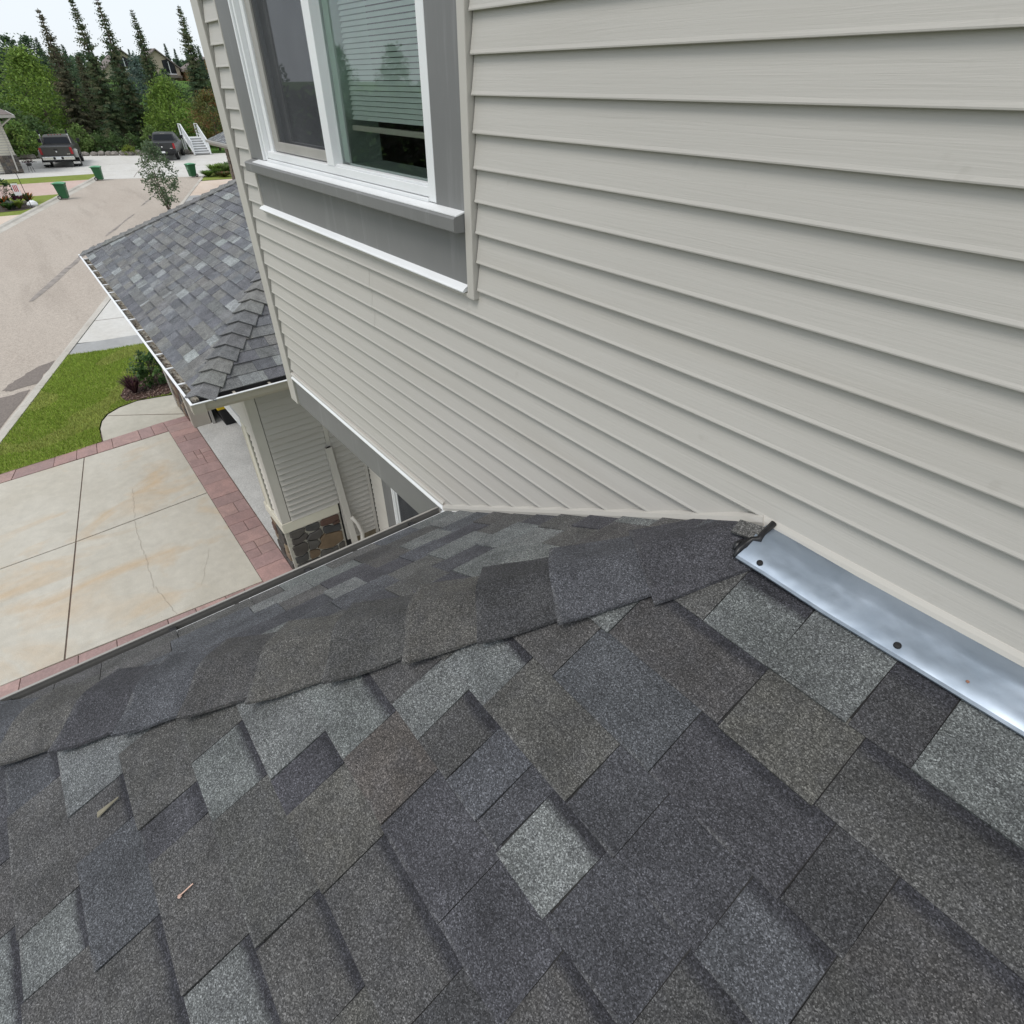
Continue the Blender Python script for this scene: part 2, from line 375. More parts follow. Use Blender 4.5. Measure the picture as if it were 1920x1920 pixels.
        if bevel or fix:
            bm = bmesh.new(); bm.from_mesh(me)
            if bevel:
                bmesh.ops.bevel(bm, geom=[e for e in bm.edges], offset=bevel, segments=2, profile=0.6, affect='EDGES', clamp_overlap=True)
            if fix and len(s.v) < 40000: bmesh.ops.recalc_face_normals(bm, faces=bm.faces)
            bm.to_mesh(me); bm.free()
        if smooth: me.polygons.foreach_set('use_smooth', [True] * len(me.polygons))
        me.update()
        o = bpy.data.objects.new(name, me); link(o, parent, loc, world); return o
def copy_tree(o, parent=None):
    c = o.copy(); COL.objects.link(c)
    if parent: c.parent = parent
    for ch in o.children: copy_tree(ch, c)
    return c
def jit(rnd, c, a):
    k = 1 + rnd.uniform(-a, a) * 1.3
    return tuple(max(0, x * k * (1 + rnd.uniform(-a, a) * 0.22)) for x in c[:3])

# ================================================================== THE SETTING
rnd = random.Random(7)
def yk(x): return -2.7 - 0.364 * (x + 13.3)        # road edge on our side
def yf(x): return -1.74 - 0.364 * (x + 34.55)      # road edge on the far side
KN = Vector((0.342, 0.940, 0))                     # from the road towards our side
def along(f, xs): return [(x, f(x)) for x in xs]

g = MB(); g.sheet([(-420, -380), (260, -380), (260, 380), (-420, 380)], -0.12)
tag(g.build('ground', 'meadow'), kind='structure')
r = MB(); r.sheet([(20, yk(20)), (20, yf(20)), (-51.6, yf(-51.6)), (-49.3, yk(-49.3))], -0.05)
road = tag(r.build('road', 'road_surface'), kind='structure')
# old sealed seam, darker wheel wear and damp patches lie on the road as thin films
t = MB()
def strip(mb, pts, wd, z):
    L, R = [], []
    for i, p in enumerate(pts):
        a = Vector(pts[max(i - 1, 0)]); b = Vector(pts[min(i + 1, len(pts) - 1)]); d = (b - a).normalized(); n = Vector((-d.y, d.x))
        ww = wd[i] if isinstance(wd, list) else wd
        L.append(Vector(p) + n * ww); R.append(Vector(p) - n * ww)
    for i in range(len(pts) - 1):
        mb.add([(*L[i], z), (*L[i + 1], z), (*R[i + 1], z), (*R[i], z)], [(0, 1, 2, 3)])
def wob(p, q, n, a, rd):
    o = []
    for i in range(n + 1):
        k = i / n; o.append((p[0] + (q[0] - p[0]) * k + rd.uniform(-a, a), p[1] + (q[1] - p[1]) * k + rd.uniform(-a, a)))
    return o
strip(t, wob((-22.3, -1.55), (-29.6, 1.1), 10, 0.03, rnd), [0.05, 0.09, 0.1, 0.11, 0.1, 0.1, 0.09, 0.08, 0.07, 0.05, 0.03], -0.044)
strip(t, wob((-31.2, 1.75), (-36.2, 3.75), 8, 0.03, rnd), [0.03, 0.06, 0.07, 0.05, 0.03, 0.03, 0.05, 0.05, 0.02], -0.044)
strip(t, wob((-38.5, 4.5), (-43.5, 6.4), 8, 0.03, rnd), [0.02, 0.05, 0.06, 0.05, 0.03, 0.05, 0.04, 0.03, 0.01], -0.044)
t.build('sealed_seam', 'tar', road)
def blob(mb, poly, z, sub=6, amp=0.05, seed=1):
    rd = random.Random(seed); o = []
    for i in range(len(poly)):
        a = Vector(poly[i]); b = Vector(poly[(i + 1) % len(poly)])
        for k in range(sub): q = a.lerp(b, k / sub); o.append((q.x + rd.uniform(-amp, amp), q.y + rd.uniform(-amp, amp)))
    mb.sheet(o, z)
def kp(x, off): return (x - 0.342 * off, yk(x) - 0.94 * off)
t = MB(); blob(t, [kp(-16.55, 0.02), kp(-16.2, 0.32), kp(-15.6, 0.50), kp(-15.1, 0.62), kp(-15.05, 0.42), kp(-15.3, 0.02)], -0.044, 5, 0.03, 3)
t.build('damp_patch', 'damp_patch', road)
t = MB(); blob(t, [kp(-15.0, 0.02), kp(-14.75, 0.50), kp(-14.3, 0.75), kp(-13.2, 0.95), kp(-12, 0.9), kp(-12, 0.02)], -0.044, 5, 0.03, 4)
t.build('damp_patch', 'damp_patch', road)

# kerbs in cast lengths
kroot = empty('kerb', (-20, -0.2, -0.05)); kroot['kind'] = 'structure'
x = 6.0
while x > -50:
    x1 = x - 3.0
    m = MB(); prof = [(0.0, -0.06), (0.0, -0.048), (0.05, -0.035), (0.11, 0.012), (0.13, 0.018), (0.235, 0.016), (0.235, -0.06)]
    d = Vector((-1, 0.364, 0)).normalized()
    p0 = Vector((x, yk(x), 0)) + d * 0.006; p1 = Vector((x1, yk(x1), 0)) - d * 0.006
    m.sweep(prof, [(p0, KN, (0, 0, 1)), (p1, KN, (0, 0, 1))]); m.build('kerb_stone', 'kerb_concrete', kroot); x = x1
kroot2 = empty('kerb', (-40, 0, -0.05)); kroot2['kind'] = 'structure'
x = -20.0
while x > -51:
    x1 = x - 3.0; m = MB()
    prof = [(0.0, -0.06), (0.0, -0.046), (0.30, -0.042), (0.36, 0.01), (0.52, 0.015), (0.52, -0.06)]
    d = Vector((-1, 0.364, 0)).normalized(); N = -KN
    p0 = Vector((x, yf(x), 0)) + d * 0.006; p1 = Vector((x1, yf(x1), 0)) - d * 0.006
    m.sweep(prof, [(p0, N, (0, 0, 1)), (p1, N, (0, 0, 1))]); m.build('kerb_stone', 'kerb_concrete', kroot2); x = x1

# pale pad at the end of the street
m = MB(); pad_poly = [(-51.7, yf(-51.7) - 0.4), (-56.4, -1.2), (-57.6, -6), (-72, -6), (-71.5, 5), (-69.2, 9.5), (-66.8, 13.5), (-65, 19), (-56, 19), (-49.2, yk(-49.2) + 0.3)]
m.sheet(pad_poly, -0.046)
pad = tag(m.build('turning_pad', 'pale_concrete'), kind='structure')
m = MB()
for a, b in (((-56.5, 4.0), (-54.0, 14)), ((-61.5, 3.5), (-59.5, 16)), ((-51.5, 6.5), (-66, 10.5)), ((-60.5, -1), (-61.8, 6))): strip(m, wob(a, b, 6, 0.04, rnd), 0.018, -0.042)
m.build('pad_joint', 'joint', pad)

# our driveway: four slabs, stamped red border, apron
dw = MB(); dw.sheet([(-11.9, 0.35), (-5.3, 0.30), (-5.3, yk(-5.3) + 0.235), (-11.9, yk(-11.9) + 0.235)], -0.012)
drive = tag(dw.build('driveway', 'joint'), kind='structure')
ykb = lambda x: yk(x) + 0.25
inT = lambda y: -11.19 - 0.075 * (y + 0.21) * 1.0 if False else (-11.17 + (-10.97 + 11.17) * (y + 0.21) / (-2.81 + 0.21))   # inner edge of the border beside the lawn
inB = lambda y: -6.10 + (-6.26 + 6.10) * (y + 0.26) / (-3.02 + 0.26)
J1 = lambda x: -1.62 - 0.1665 * (x + 11.12)
J2 = lambda y: -8.645 + 0.0622 * (y + 0.23) * -1.0
def slab(poly, name='concrete_slab', mat='concrete', par=None, z=0.0):
    c = Vector((sum(p[0] for p in poly) / len(poly), sum(p[1] for p in poly) / len(poly)))
    mb = MB(); pts = []
    for p in poly:
        q = Vector(p); dd = (c - q).normalized(); pts.append(tuple(q + dd * 0.013))
    mb.prism(pts, z - 0.06, z); return mb.build(name, mat, par, bevel=0.004)
YI = -0.245
slab([(inT(YI), YI), (J2(YI), YI), (J2(J1(-8.54)), J1(-8.54)), (inT(J1(-11.1)), J1(-11.1))], par=drive)
slab([(J2(YI), YI), (inB(YI), YI), (inB(-2.45), J1(inB(-2.45))), (J2(J1(-8.54)), J1(-8.54))], par=drive)
slab([(inT(-1.65), J1(-11.1)), (J2(J1(-8.54)), J1(-8.54)), (J2(-3.3), ykb(-8.4)), (-10.95, ykb(-10.95))], par=drive)
slab([(J2(J1(-8.54)), J1(-8.54)), (inB(-2.45), J1(inB(-2.45))), (-6.3, ykb(-6.3)), (J2(-3.3), ykb(-8.4))], par=drive)
# hairline crack
m = MB(); rc = random.Random(5)
for a, b in (((-8.58, -1.31), (-7.63, -1.35)), ((-7.63, -1.35), (-6.86, -1.38)), ((-6.86, -1.38), (-6.17, -1.28))):
    strip(m, wob(a, b, 14, 0.012, rc), 0.0015, 0.0035)
strip(m, wob((-9.5, -1.15), (-8.62, -1.29), 14, 0.014, rc), 0.0013, 0.0035)
strip(m, wob((-7.2, -0.62), (-6.5, -0.9), 10, 0.012, rc), 0.0010, 0.0035)
m.build('crack', 'crack_dirt', drive)
# stamped stones, cut as random ashlar in strip space and mapped to the strip
RED = [(0.41, 0.262, 0.235), (0.37, 0.24, 0.22), (0.44, 0.29, 0.262), (0.36, 0.24, 0.225), (0.40, 0.268, 0.248)]
def split(r0, r1, c0, c1, rd, out, mn, mxs):
    a, b = r1 - r0, c1 - c0
    if (a > mxs or b > mxs or (max(a, b) > 1.6 * mn and rd.random() < 0.35)) and max(a, b) > 2 * mn * 0.8:
        k = rd.uniform(0.36, 0.64)
        if a > b * rd.uniform(0.8, 1.25): mdl = r0 + a * k; split(r0, mdl, c0, c1, rd, out, mn, mxs); split(mdl, r1, c0, c1, rd, out, mn, mxs)
        else: mdl = c0 + b * k; split(r0, r1, c0, mdl, rd, out, mn, mxs); split(r0, r1, mdl, c1, rd, out, mn, mxs)
    else: out.append((r0, r1, c0, c1))
def pavers(P, L, W, seed, mn=0.18, mxs=0.46):
    """P: corner quad p00 (s=0,t=0), p10 (s=L), p11, p01"""
    rd = random.Random(seed); cells = []; split(0, L, 0, W, rd, cells, mn, mxs)
    q = [Vector(p) for p in P]
    f = lambda s, t_: q[0].lerp(q[1], s / L).lerp(q[3].lerp(q[2], s / L), t_ / W)
    for a, b, c, d_ in cells:
        gp = 0.0035; mb = MB(); mb.cc = jit(rd, rd.choice(RED), 0.06)
        zz = rd.uniform(-0.002, 0.003)
        mb.prism([tuple(f(s, t_)) for s, t_ in ((a + gp, c + gp), (b - gp, c + gp), (b - gp, d_ - gp), (a + gp, d_ - gp))], -0.03, 0.002 + zz)
        mb.build('paving_stone', 'stamped_red', drive, bevel=0.006)
pavers([(-11.17, -0.25), (-10.95, ykb(-10.95)), (-11.25, ykb(-11.25)), (-11.62, -0.25)], 3.2, 0.38, 11, 0.26, 0.62)
pavers([(-11.62, 0.20), (-6.05, 0.145), (-6.05, -0.25), (-11.62, -0.25)], 5.6, 0.46, 12, 0.2, 0.52)
pavers([(inB(-0.25), -0.25), (-6.35, ykb(-6.3)), (-5.92, ykb(-5.9)), (-5.66, -0.25)], 5.0, 0.45, 13, 0.26, 0.62)
# curved front walk
W0 = [(-11.64, 0.28), (-12.73, 0.34), (-12.83, 0.0), (-12.92, -0.45), (-12.80, -0.80), (-12.62, -1.02), (-12.36, -1.16), (-12.05, -1.235), (-11.50, -1.27), (-11.56, -0.75)]
m = MB(); m.prism(W0, -0.05, 0.0)
walk = tag(m.build('front_walk', 'walk_concrete', bevel=0.006), kind='structure')
m = MB(); strip(m, wob((-12.55, -1.02), (-11.72, 0.16), 8, 0.006, rnd), 0.008, 0.004); m.build('score_line', 'joint', walk)
# lawn in front, edged by the walk, border and kerb
LW = [(-11.29, -2.95), (-11.42, -1.56), (-11.50, -1.29), (-12.05, -1.255), (-12.37, -1.18), (-12.64, -1.04), (-12.83, -0.81), (-12.94, -0.45), (-12.85, 0.0), (-12.75, 0.6),
      (-15.9, 1.5), (-16.2, 0.9), (-16.35, 0.28), (-16.45, -0.6), (-16.62, -1.25), kp(-16.7, -0.25), kp(-14, -0.25), kp(-12.2, -0.25)]
m = MB(); m.sheet(LW, 0.004); lawn = tag(m.build('lawn', 'lawn'), kind='structure')
BED = [(-12.86, 0.1), (-12.93, -0.38), (-13.0, -0.62), (-13.28, -0.69), (-13.6, -0.60), (-13.95, -0.42), (-14.1, -0.1), (-14.2, 0.6), (-12.8, 0.6)]
def inside(p, poly):
    x_, y_ = p; c = False
    for i in range(len(poly)):
        x1, y1 = poly[i]; x2, y2 = poly[i - 1]
        if (y1 > y_) != (y2 > y_) and x_ < (x2 - x1) * (y_ - y1) / (y2 - y1) + x1: c = not c
    return c
def grass(name, poly, n, h, seed, parent, cols):
    rd = random.Random(seed); mb = MB(); xs = [p[0] for p in poly]; ys = [p[1] for p in poly]; k = 0
    while k < n:
        p = (rd.uniform(min(xs), max(xs)), rd.uniform(min(ys), max(ys)))
        if not inside(p, poly) or inside(p, BED): continue
        k += 1; a = rd.uniform(0, 2 * pi); hh = h * rd.uniform(0.6, 1.3); ww = 0.006 * rd.uniform(0.7, 1.5); lx, ly = rd.uniform(-0.5, 0.5) * hh, rd.uniform(-0.5, 0.5) * hh
        nz = noise.noise((p[0] * 1.1, p[1] * 1.1, seed)); c = cols[0] if nz < 0.12 else cols[1]
        mb.add([(p[0] - cos(a) * ww, p[1] - sin(a) * ww, 0.003), (p[0] + cos(a) * ww, p[1] + sin(a) * ww, 0.003), (p[0] + lx, p[1] + ly, hh)], [(0, 1, 2)], jit(rd, c, 0.3))
    o = mb.build(name, 'blade', parent, fix=False); return tag(o, kind='stuff')
grass('grass', LW, 42000, 0.045, 3, lawn, [(0.32, 0.43, 0.075), (0.42, 0.47, 0.13)])
# neighbour's pale drive beyond the lawn with a darker grey strip along the grass
m = MB(); m.sheet([kp(-16.72, -0.25), (-16.62, -1.22), (-16.45, -0.55), (-16.35, 0.3), (-15.9, 1.5), (-15.5, 3), (-16.6, 3), (-16.95, 1.4), (-17.15, 0.2), (-17.25, -0.6), (-17.32, -1.0), kp(-17.45, -0.25)], 0.002)
tag(m.build('grey_drive_strip', 'grey_concrete'), kind='structure')
m = MB(); m.sheet([kp(-17.45, -0.25), (-17.32, -1.0), (-17.25, -0.6), (-17.15, 0.2), (-16.95, 1.4), (-16.6, 4), (-25, 6), kp(-24.5, -0.25)], 0.002)
nd = tag(m.build('pale_drive', 'pale_concrete'), kind='structure')
m = MB(); strip(m, wob((-19.0, -0.4), (-18.3, 3), 6, 0.01, rnd), 0.01, 0.006); strip(m, wob((-21.3, 0.7), (-20.4, 4), 6, 0.01, rnd), 0.008, 0.006); m.build('drive_joint', 'joint', nd)
# far-left side of the street, band after band
def band(name, mat, x0, x1, ymin=-14, z=0.0):
    mb = MB(); off = 0.52
    f = lambda x: yf(x) - off * 0.94 - 0.0
    mb.sheet([(x0, ymin), (x0, f(x0)), (x1, f(x1)), (x1, ymin)], z); return tag(mb.build(name, mat), kind='structure')
band('peach_drive', 'peach_concrete', -30, -38.9)
lawn2 = band('lawn', 'lawn', -38.9, -45.3)
band('pink_drive', 'pink_concrete', -45.3, -51.4)
band('grass_strip', 'lawn', -51.4, -54.6)
m = MB(); m.sheet([(-54.6, -14), (-54.6, 4.6), (-57.5, 1.5), (-57.5, -14)], 0.0); tag(m.build('pale_walk', 'pale_concrete'), kind='structure')
# far-right side
def bandr(name, mat, x0, x1, ymax=30, z=0.0):
    mb = MB(); f = lambda x: yk(x) + 0.25
    mb.sheet([(x0, ymax), (x0, f(x0)), (x1, f(x1)), (x1, ymax)], z); return tag(mb.build(name, mat), kind='structure')
bandr('lawn_verge', 'lawn', -24.6, -34.2)
bandr('grey_drive', 'grey_concrete', -34.2, -40.3)
bandr('peach_drive', 'peach_concrete', -40.3, -46.4)
# ravine bank and hill behind, rising to the far houses
m = MB(); nx, ny = 40, 46; vs_, fs = [], []
for i in range(nx):
    for j in range(ny):
        x = -64 - 150 * (i / (nx - 1)) ** 1.3; y = -70 + 190 * j / (ny - 1)
        k = min(1, max(0, (-x - 72) / 60)); k = k * k * (3 - 2 * k)
        dip = -1.0 * math.exp(-((x + 76) / 7) ** 2)
        vs_.append((x, y, -0.10 + 5.6 * k + (dip + 0.6 * noise.noise((x * .06, y * .06, 3))) * min(1, max(0, (-x - 70) / 6)) - (0.03 if x > -71 else 0)))
for i in range(nx - 1):
    for j in range(ny - 1): a = i * ny + j; fs.append((a, a + 1, a + ny + 1, a + ny))
m.add(vs_, fs); tag(m.build('hillside', 'meadow', smooth=True), kind='structure')
def hillz(x, y):
    k = min(1, max(0, (-x - 72) / 60)); k = k * k * (3 - 2 * k)
    dip = -1.0 * math.exp(-((x + 76) / 7) ** 2)
    return -0.10 + 5.6 * k + (dip + 0.6 * noise.noise((x * .06, y * .06, 3))) * min(1, max(0, (-x - 70) / 6))

# ================================================================== THE HOUSE
house = empty('house', (-3.5, 2.5, 0), 'beige vinyl sided house with dark shingle roofs and grey trimmed window filling the photo', 'house')
EXP = 0.0763
TRIM_A = lambda x: -0.705 + 0.568 * (x + 0.376)           # roof line on the wall left of the hip
def xt(z): return -0.376 + (z + 0.705) / 0.568
PROF = [(0.0, 1.0, 0.008), (0.0025, 1.0, 0.008), (0.0074, 0.60, 0), (0.0142, 0.11, 0), (0.0165, 0.030, 0), (0.0162, 0.0, 0), (0.0145, -0.008, 0), (0.0120, 0.03, 0), (0.0, 0.08, 0.0)]
def board(parent, fr, s0, s1b, s1t, zb, h=EXP, mat='siding', out=0.0, deep=1.0, zmin=None, name='siding_board', s0t=None):
    """fr(s, n, z) -> world; the board tapers from a proud lower edge to the tucked upper edge"""
    mb = MB(); A, B = [], []
    s0t = s0 if s0t is None else s0t
    for n_, k, e in PROF:
        z = zb + h * k + e; kk = min(1, max(0, k))
        if zmin is not None: z = max(z, zmin)
        A.append(fr(s0 + (s0t - s0) * kk, n_ * deep + out, z)); B.append(fr(s1b + (s1t - s1b) * kk, n_ * deep + out, z))
    n = len(PROF); fs = [(i, (i + 1) % n, n + (i + 1) % n, n + i) for i in range(n)] + [tuple(range(n - 1, -1, -1)), tuple(range(n, 2 * n))]
    mb.add(A + B, fs); return mb.build(name, mat, parent)
fm = lambda s, n, z: (s, -n, Z(z))
# --- upper wall
WT = 1.55
b = MB()
b.box(-3.47, -3.0, 0.0, 0.14, Z(-1.44), Z(WT)); b.box(-1.563, 2.2, 0.0, 0.14, Z(-1.9), Z(WT)); b.box(-3.0, -1.563, 0.0, 0.14, Z(-1.44), Z(-0.272)); b.box(-3.0, -1.563, 0.0, 0.14, Z(0.95), Z(WT))
uw = b.build('upper_wall', 'dark_gap', house)
rs = random.Random(21)
for k in range(-19, 21):
    zb = 0.058 - EXP * k; zt = zb + EXP; zmin = -1.432 if k == 20 else None
    if zt > -0.47 and zb < 1.12:
        board(uw, fm, -3.378, -3.168, -3.168, zb); board(uw, fm, -1.374, 2.2, 2.2, zb)
    else:
        e0, e1 = (2.2, 2.2) if k <= 10 else (xt(zb) - 0.004, xt(zt) - 0.004)
        if k in (9, 10, 11):
            sx = -2.10
            board(uw, fm, -3.378, sx, sx, zb, out=0.0011); board(uw, fm, sx - 0.02, e0, e1, zb)
        else: board(uw, fm, -3.378, e0, e1, zb, zmin=zmin)
m = MB(); m.box(-3.50, -3.395, -0.022, -0.010, Z(-1.633), Z(WT)); m.box(-3.50, -3.488, -0.010, 0.10, Z(-1.633), Z(WT)); m.box(-3.403, -3.395, -0.010, 0.0, Z(-1.633), Z(WT))
m.build('corner_post', 'siding_trim', uw, bevel=0.002)
# side of the upper storey and its underside
m = MB(); m.box(-3.485, -3.40, 0.142, 5.0, Z(-1.60), Z(WT)); m.build('side_wall', 'siding', house)
m = MB(); m.box(-3.48, 2.2, 0.0, 1.37, Z(-1.632), Z(-1.60)); m.build('soffit', 'siding_trim', house)
m = MB(); m.box(-3.383, -1.50, -0.012, 0.0, Z(-1.633), Z(-1.452)); m.build('grey_band', 'grey_paint', house, bevel=0.002)
m = MB(); m.sweep([(0.0, 0.0), (0.0, 0.014), (0.012, 0.012), (0.023, 0.0), (0.023, -0.006), (0.014, -0.004)], [((-3.395, 0, Z(-1.452)), (0, -1, 0), (0, 0, 1)), ((-1.655, 0, Z(-1.452)), (0, -1, 0), (0, 0, 1))])
m.build('drip_cap', 'white_vinyl', house)
m = MB(); m.sweep([(0.0, 0.018), (0.0, 0.034), (0.016, 0.034), (0.022, 0.026), (0.022, 0.020), (0.012, 0.016)], [((-3.393, 0, Z(-1.452)), (0, -1, 0), (0, 0, 1)), ((-1.67, 0, Z(-1.452)), (0, -1, 0), (0, 0, 1))])
m.build('starter_strip', 'siding_trim', house)
# J-channel along the roof line: sloped on the left of the hip, level on the right
JP = [(0.0, -0.028), (0.0, 0.004), (0.010, 0.004), (0.021, 0.0), (0.025, -0.010), (0.024, -0.024), (0.018, -0.034), (0.008, -0.034)]
sa = Vector((-0.568, 0, 1)).normalized()
m = MB(); m.sweep(JP, [((-1.672, 0, Z(-1.436)), (0, -1, 0), sa), ((-0.376, 0, Z(-0.700)), (0, -1, 0), sa)]); m.build('roof_trim', 'siding_trim', house, smooth=False)
JP2 = [(0.0, -0.03), (0.0, 0.004), (0.008, 0.004), (0.016, 0.0), (0.021, -0.008), (0.025, -0.020), (0.024, -0.030), (0.018, -0.036), (0.010, -0.036)]
m = MB(); m.sweep(JP2, [((-0.378, 0, Z(-0.699)), (0, -1, 0), (0, 0, 1)), ((2.2, 0, Z(-0.699)), (0, -1, 0), (0, 0, 1))]); m.build('roof_trim', 'siding_trim', house)
# chipped spots and scuffs on the trim
m = MB(); rc = random.Random(3)
for xx, sz in ((-0.475, 0.006), (-0.455, 0.004), (-0.405, 0.008), (-0.395, 0.005)):
    zz = TRIM_A(xx) - 0.016; m.add([(xx - sz * .5, -0.0262, Z(zz - sz * .4)), (xx + sz * .5, -0.0262, Z(zz - sz * .6)), (xx + sz * .3, -0.0262, Z(zz + sz * .5)), (xx - sz * .4, -0.0262, Z(zz + sz * .3))], [(0, 1, 2, 3)])
m.build('chip', 'black', house)
# white membrane edge peeking out at the low end of the roof line
m = MB(); m.hexa([(-1.675, -0.030, Z(-1.475)), (-1.30, -0.026, Z(-1.262)), (-1.30, -0.012, Z(-1.262)), (-1.675, -0.012, Z(-1.475)), (-1.675, -0.030, Z(-1.462)), (-1.30, -0.026, Z(-1.252)), (-1.30, -0.012, Z(-1.252)), (-1.675, -0.012, Z(-1.462))])
m.build('membrane_edge', 'white_vinyl', house)
# unseen eave and fascia added overhead to darken the top of the wall
m = MB(); m.box(-3.95, 2.6, -0.45, 0.0, Z(WT), Z(WT + 0.04)); m.build('shading_eave', 'siding_trim', house)
m = MB(); m.box(-3.95, 2.6, -0.48, -0.45, Z(WT), Z(WT + 0.18)); m.build('fascia', 'grey_paint', house)

# --- window
m = MB()
m.box(-3.0, -2.985, -0.020, 0.05, Z(-0.272), Z(0.95)); m.box(-2.983, -2.962, -0.012, 0.05, Z(-0.272), Z(0.95)); m.box(-2.960, -2.948, -0.017, 0.05, Z(-0.262), Z(0.95)); m.box(-2.946, -2.910, 0.004, 0.06, Z(-0.262), Z(0.95))
m.box(-1.605, -1.566, -0.016, 0.06, Z(-0.272), Z(0.95)); m.box(-2.948, -1.605, -0.012, 0.06, Z(-0.262), Z(-0.236))
m.box(-2.948, -1.605, -0.020, 0.06, Z(-0.274), Z(-0.264)); m.box(-2.308, -2.250, -0.014, 0.055, Z(-0.236), Z(0.95)); m.box(-2.25, -1.605, -0.006, 0.02, Z(-0.236), Z(-0.229))
win = m.build('window', 'white_vinyl', house, bevel=0.002)
m = MB(); m.box(-2.908, -2.852, 0.012, 0.03, Z(-0.232), Z(0.95)); m.box(-2.852, -2.310, 0.012, 0.03, Z(-0.232), Z(-0.197)); m.build('screen_frame', 'gutter_grey', win, bevel=0.002)
m = MB(); m.add([(-2.852, 0.02, Z(-0.197)), (-2.31, 0.02, Z(-0.197)), (-2.31, 0.02, Z(0.95)), (-2.852, 0.02, Z(0.95))], [(0, 1, 2, 3)]); m.build('insect_screen', 'insect_screen', win)
for x0, x1, yy, nm in ((-2.90, -2.31, 0.046, 'window_pane'), (-2.25, -1.605, 0.022, 'window_pane')):
    m = MB(); m.add([(x0, yy, Z(-0.232)), (x1, yy, Z(-0.232)), (x1, yy, Z(0.95)), (x0, yy, Z(0.95))], [(0, 1, 2, 3)]); m.build(nm, 'window_glass', win)
m = MB(); z = 0.93
while z > -0.108:
    m.add([(-2.215, 0.062, Z(z)), (-1.59, 0.062, Z(z)), (-1.59, 0.069, Z(z + 0.0118)), (-2.215, 0.069, Z(z + 0.0118))], [(0, 1, 2, 3)]); m.add([(-2.88, 0.100, Z(z)), (-2.29, 0.100, Z(z)), (-2.29, 0.107, Z(z + 0.0118)), (-2.88, 0.107, Z(z + 0.0118))], [(0, 1, 2, 3)])
    z -= 0.0135
m.build('blind', 'blind', win)
m = MB(); m.box(-2.215, -1.59, 0.058, 0.076, Z(-0.128), Z(-0.112)); m.box(-2.88, -2.29, 0.095, 0.122, Z(-0.128), Z(-0.112)); m.build('blind_rail', 'cream_trim', win, bevel=0.003)
m = MB(); m.box(-2.248, -2.205, 0.030, 0.16, Z(-0.232), Z(0.95)); m.box(-2.248, -1.60, 0.03, 0.17, Z(-0.255), Z(-0.224)); m.box(-2.90, -2.29, 0.06, 0.17, Z(-0.255), Z(-0.224)); m.build('inner_jamb', 'interior_frame', win)
m = MB(); m.cyl((-1.618, 0.06, Z(-0.20)), (-1.612, 0.06, Z(0.9)), 0.003, 6); m.build('blind_cord', 'white_vinyl', win)
# room behind, dark and carpeted
m = MB(); m.box(-3.4, -1.2, 2.2, 2.25, Z(-1.2), Z(1.2)); m.box(-3.42, -3.4, 0.17, 2.2, Z(-1.2), Z(1.2)); m.box(-1.2, -1.18, 0.17, 2.2, Z(-1.2), Z(1.2)); m.box(-3.42, -1.18, 0.17, 2.25, Z(1.2), Z(1.22))
m.build('room_wall', 'interior_dark', house)
m = MB(); m.box(-3.40, -1.2, 0.17, 2.2, Z(-0.62), Z(-0.60)); m.build('room_floor', 'carpet', house)
# grey surround, sill, apron
m = MB(); m.box(-3.158, -3.002, -0.020, 0.0, Z(-0.275), Z(1.1)); m.build('window_trim', 'grey_paint', win, bevel=0.0025)
m = MB(); m.box(-1.562, -1.412, -0.018, 0.0, Z(-0.275), Z(1.1)); m.build('window_trim', 'grey_paint', win, bevel=0.0025)
m = MB(); m.sweep([(0.0, -0.278), (0.006, -0.274), (0.056, -0.286), (0.060, -0.290), (0.059, -0.321), (0.054, -0.325), (0.0, -0.325)], [((-3.150, 0, ZC), (0, -1, 0), (0, 0, 1)), ((-1.413, 0, ZC), (0, -1, 0), (0, 0, 1))]); m.build('sill', 'grey_paint', win)
m = MB(); m.sweep([(0.0, -0.276), (0.022, -0.2765), (0.052, -0.284), (0.052, -0.2865), (0.0, -0.2785)], [((-3.06, 0, ZC + 0.0022), (0, -1, 0), (0, 0, 1)), ((-1.413, 0, ZC + 0.0022), (0, -1, 0), (0, 0, 1))]); m.build('sill_flashing', 'white_vinyl', win)
m = MB(); m.box(-3.158, -1.412, -0.014, 0.0, Z(-0.476), Z(-0.3255)); m.build('apron', 'grey_paint', win, bevel=0.002)
m = MB(); m.sweep([(0.0, -0.468), (0.014, -0.470), (0.030, -0.480), (0.036, -0.486), (0.034, -0.490), (0.0, -0.484)], [((-3.172, 0, ZC), (0, -1, 0), (0, 0, 1)), ((-1.420, 0, ZC), (0, -1, 0), (0, 0, 1))]); m.build('drip_cap', 'white_vinyl', win)
m = MB(); m.box(-1.410, -1.378, -0.026, 0.0, Z(-0.503), Z(1.1)); m.box(-3.165, -1.4105, -0.022, 0.0, Z(-0.503), Z(-0.491)); m.box(-3.172, -3.160, -0.022, 0.0, Z(-0.49), Z(1.1)); m.build('j_channel', 'siding_trim', win, bevel=0.003)

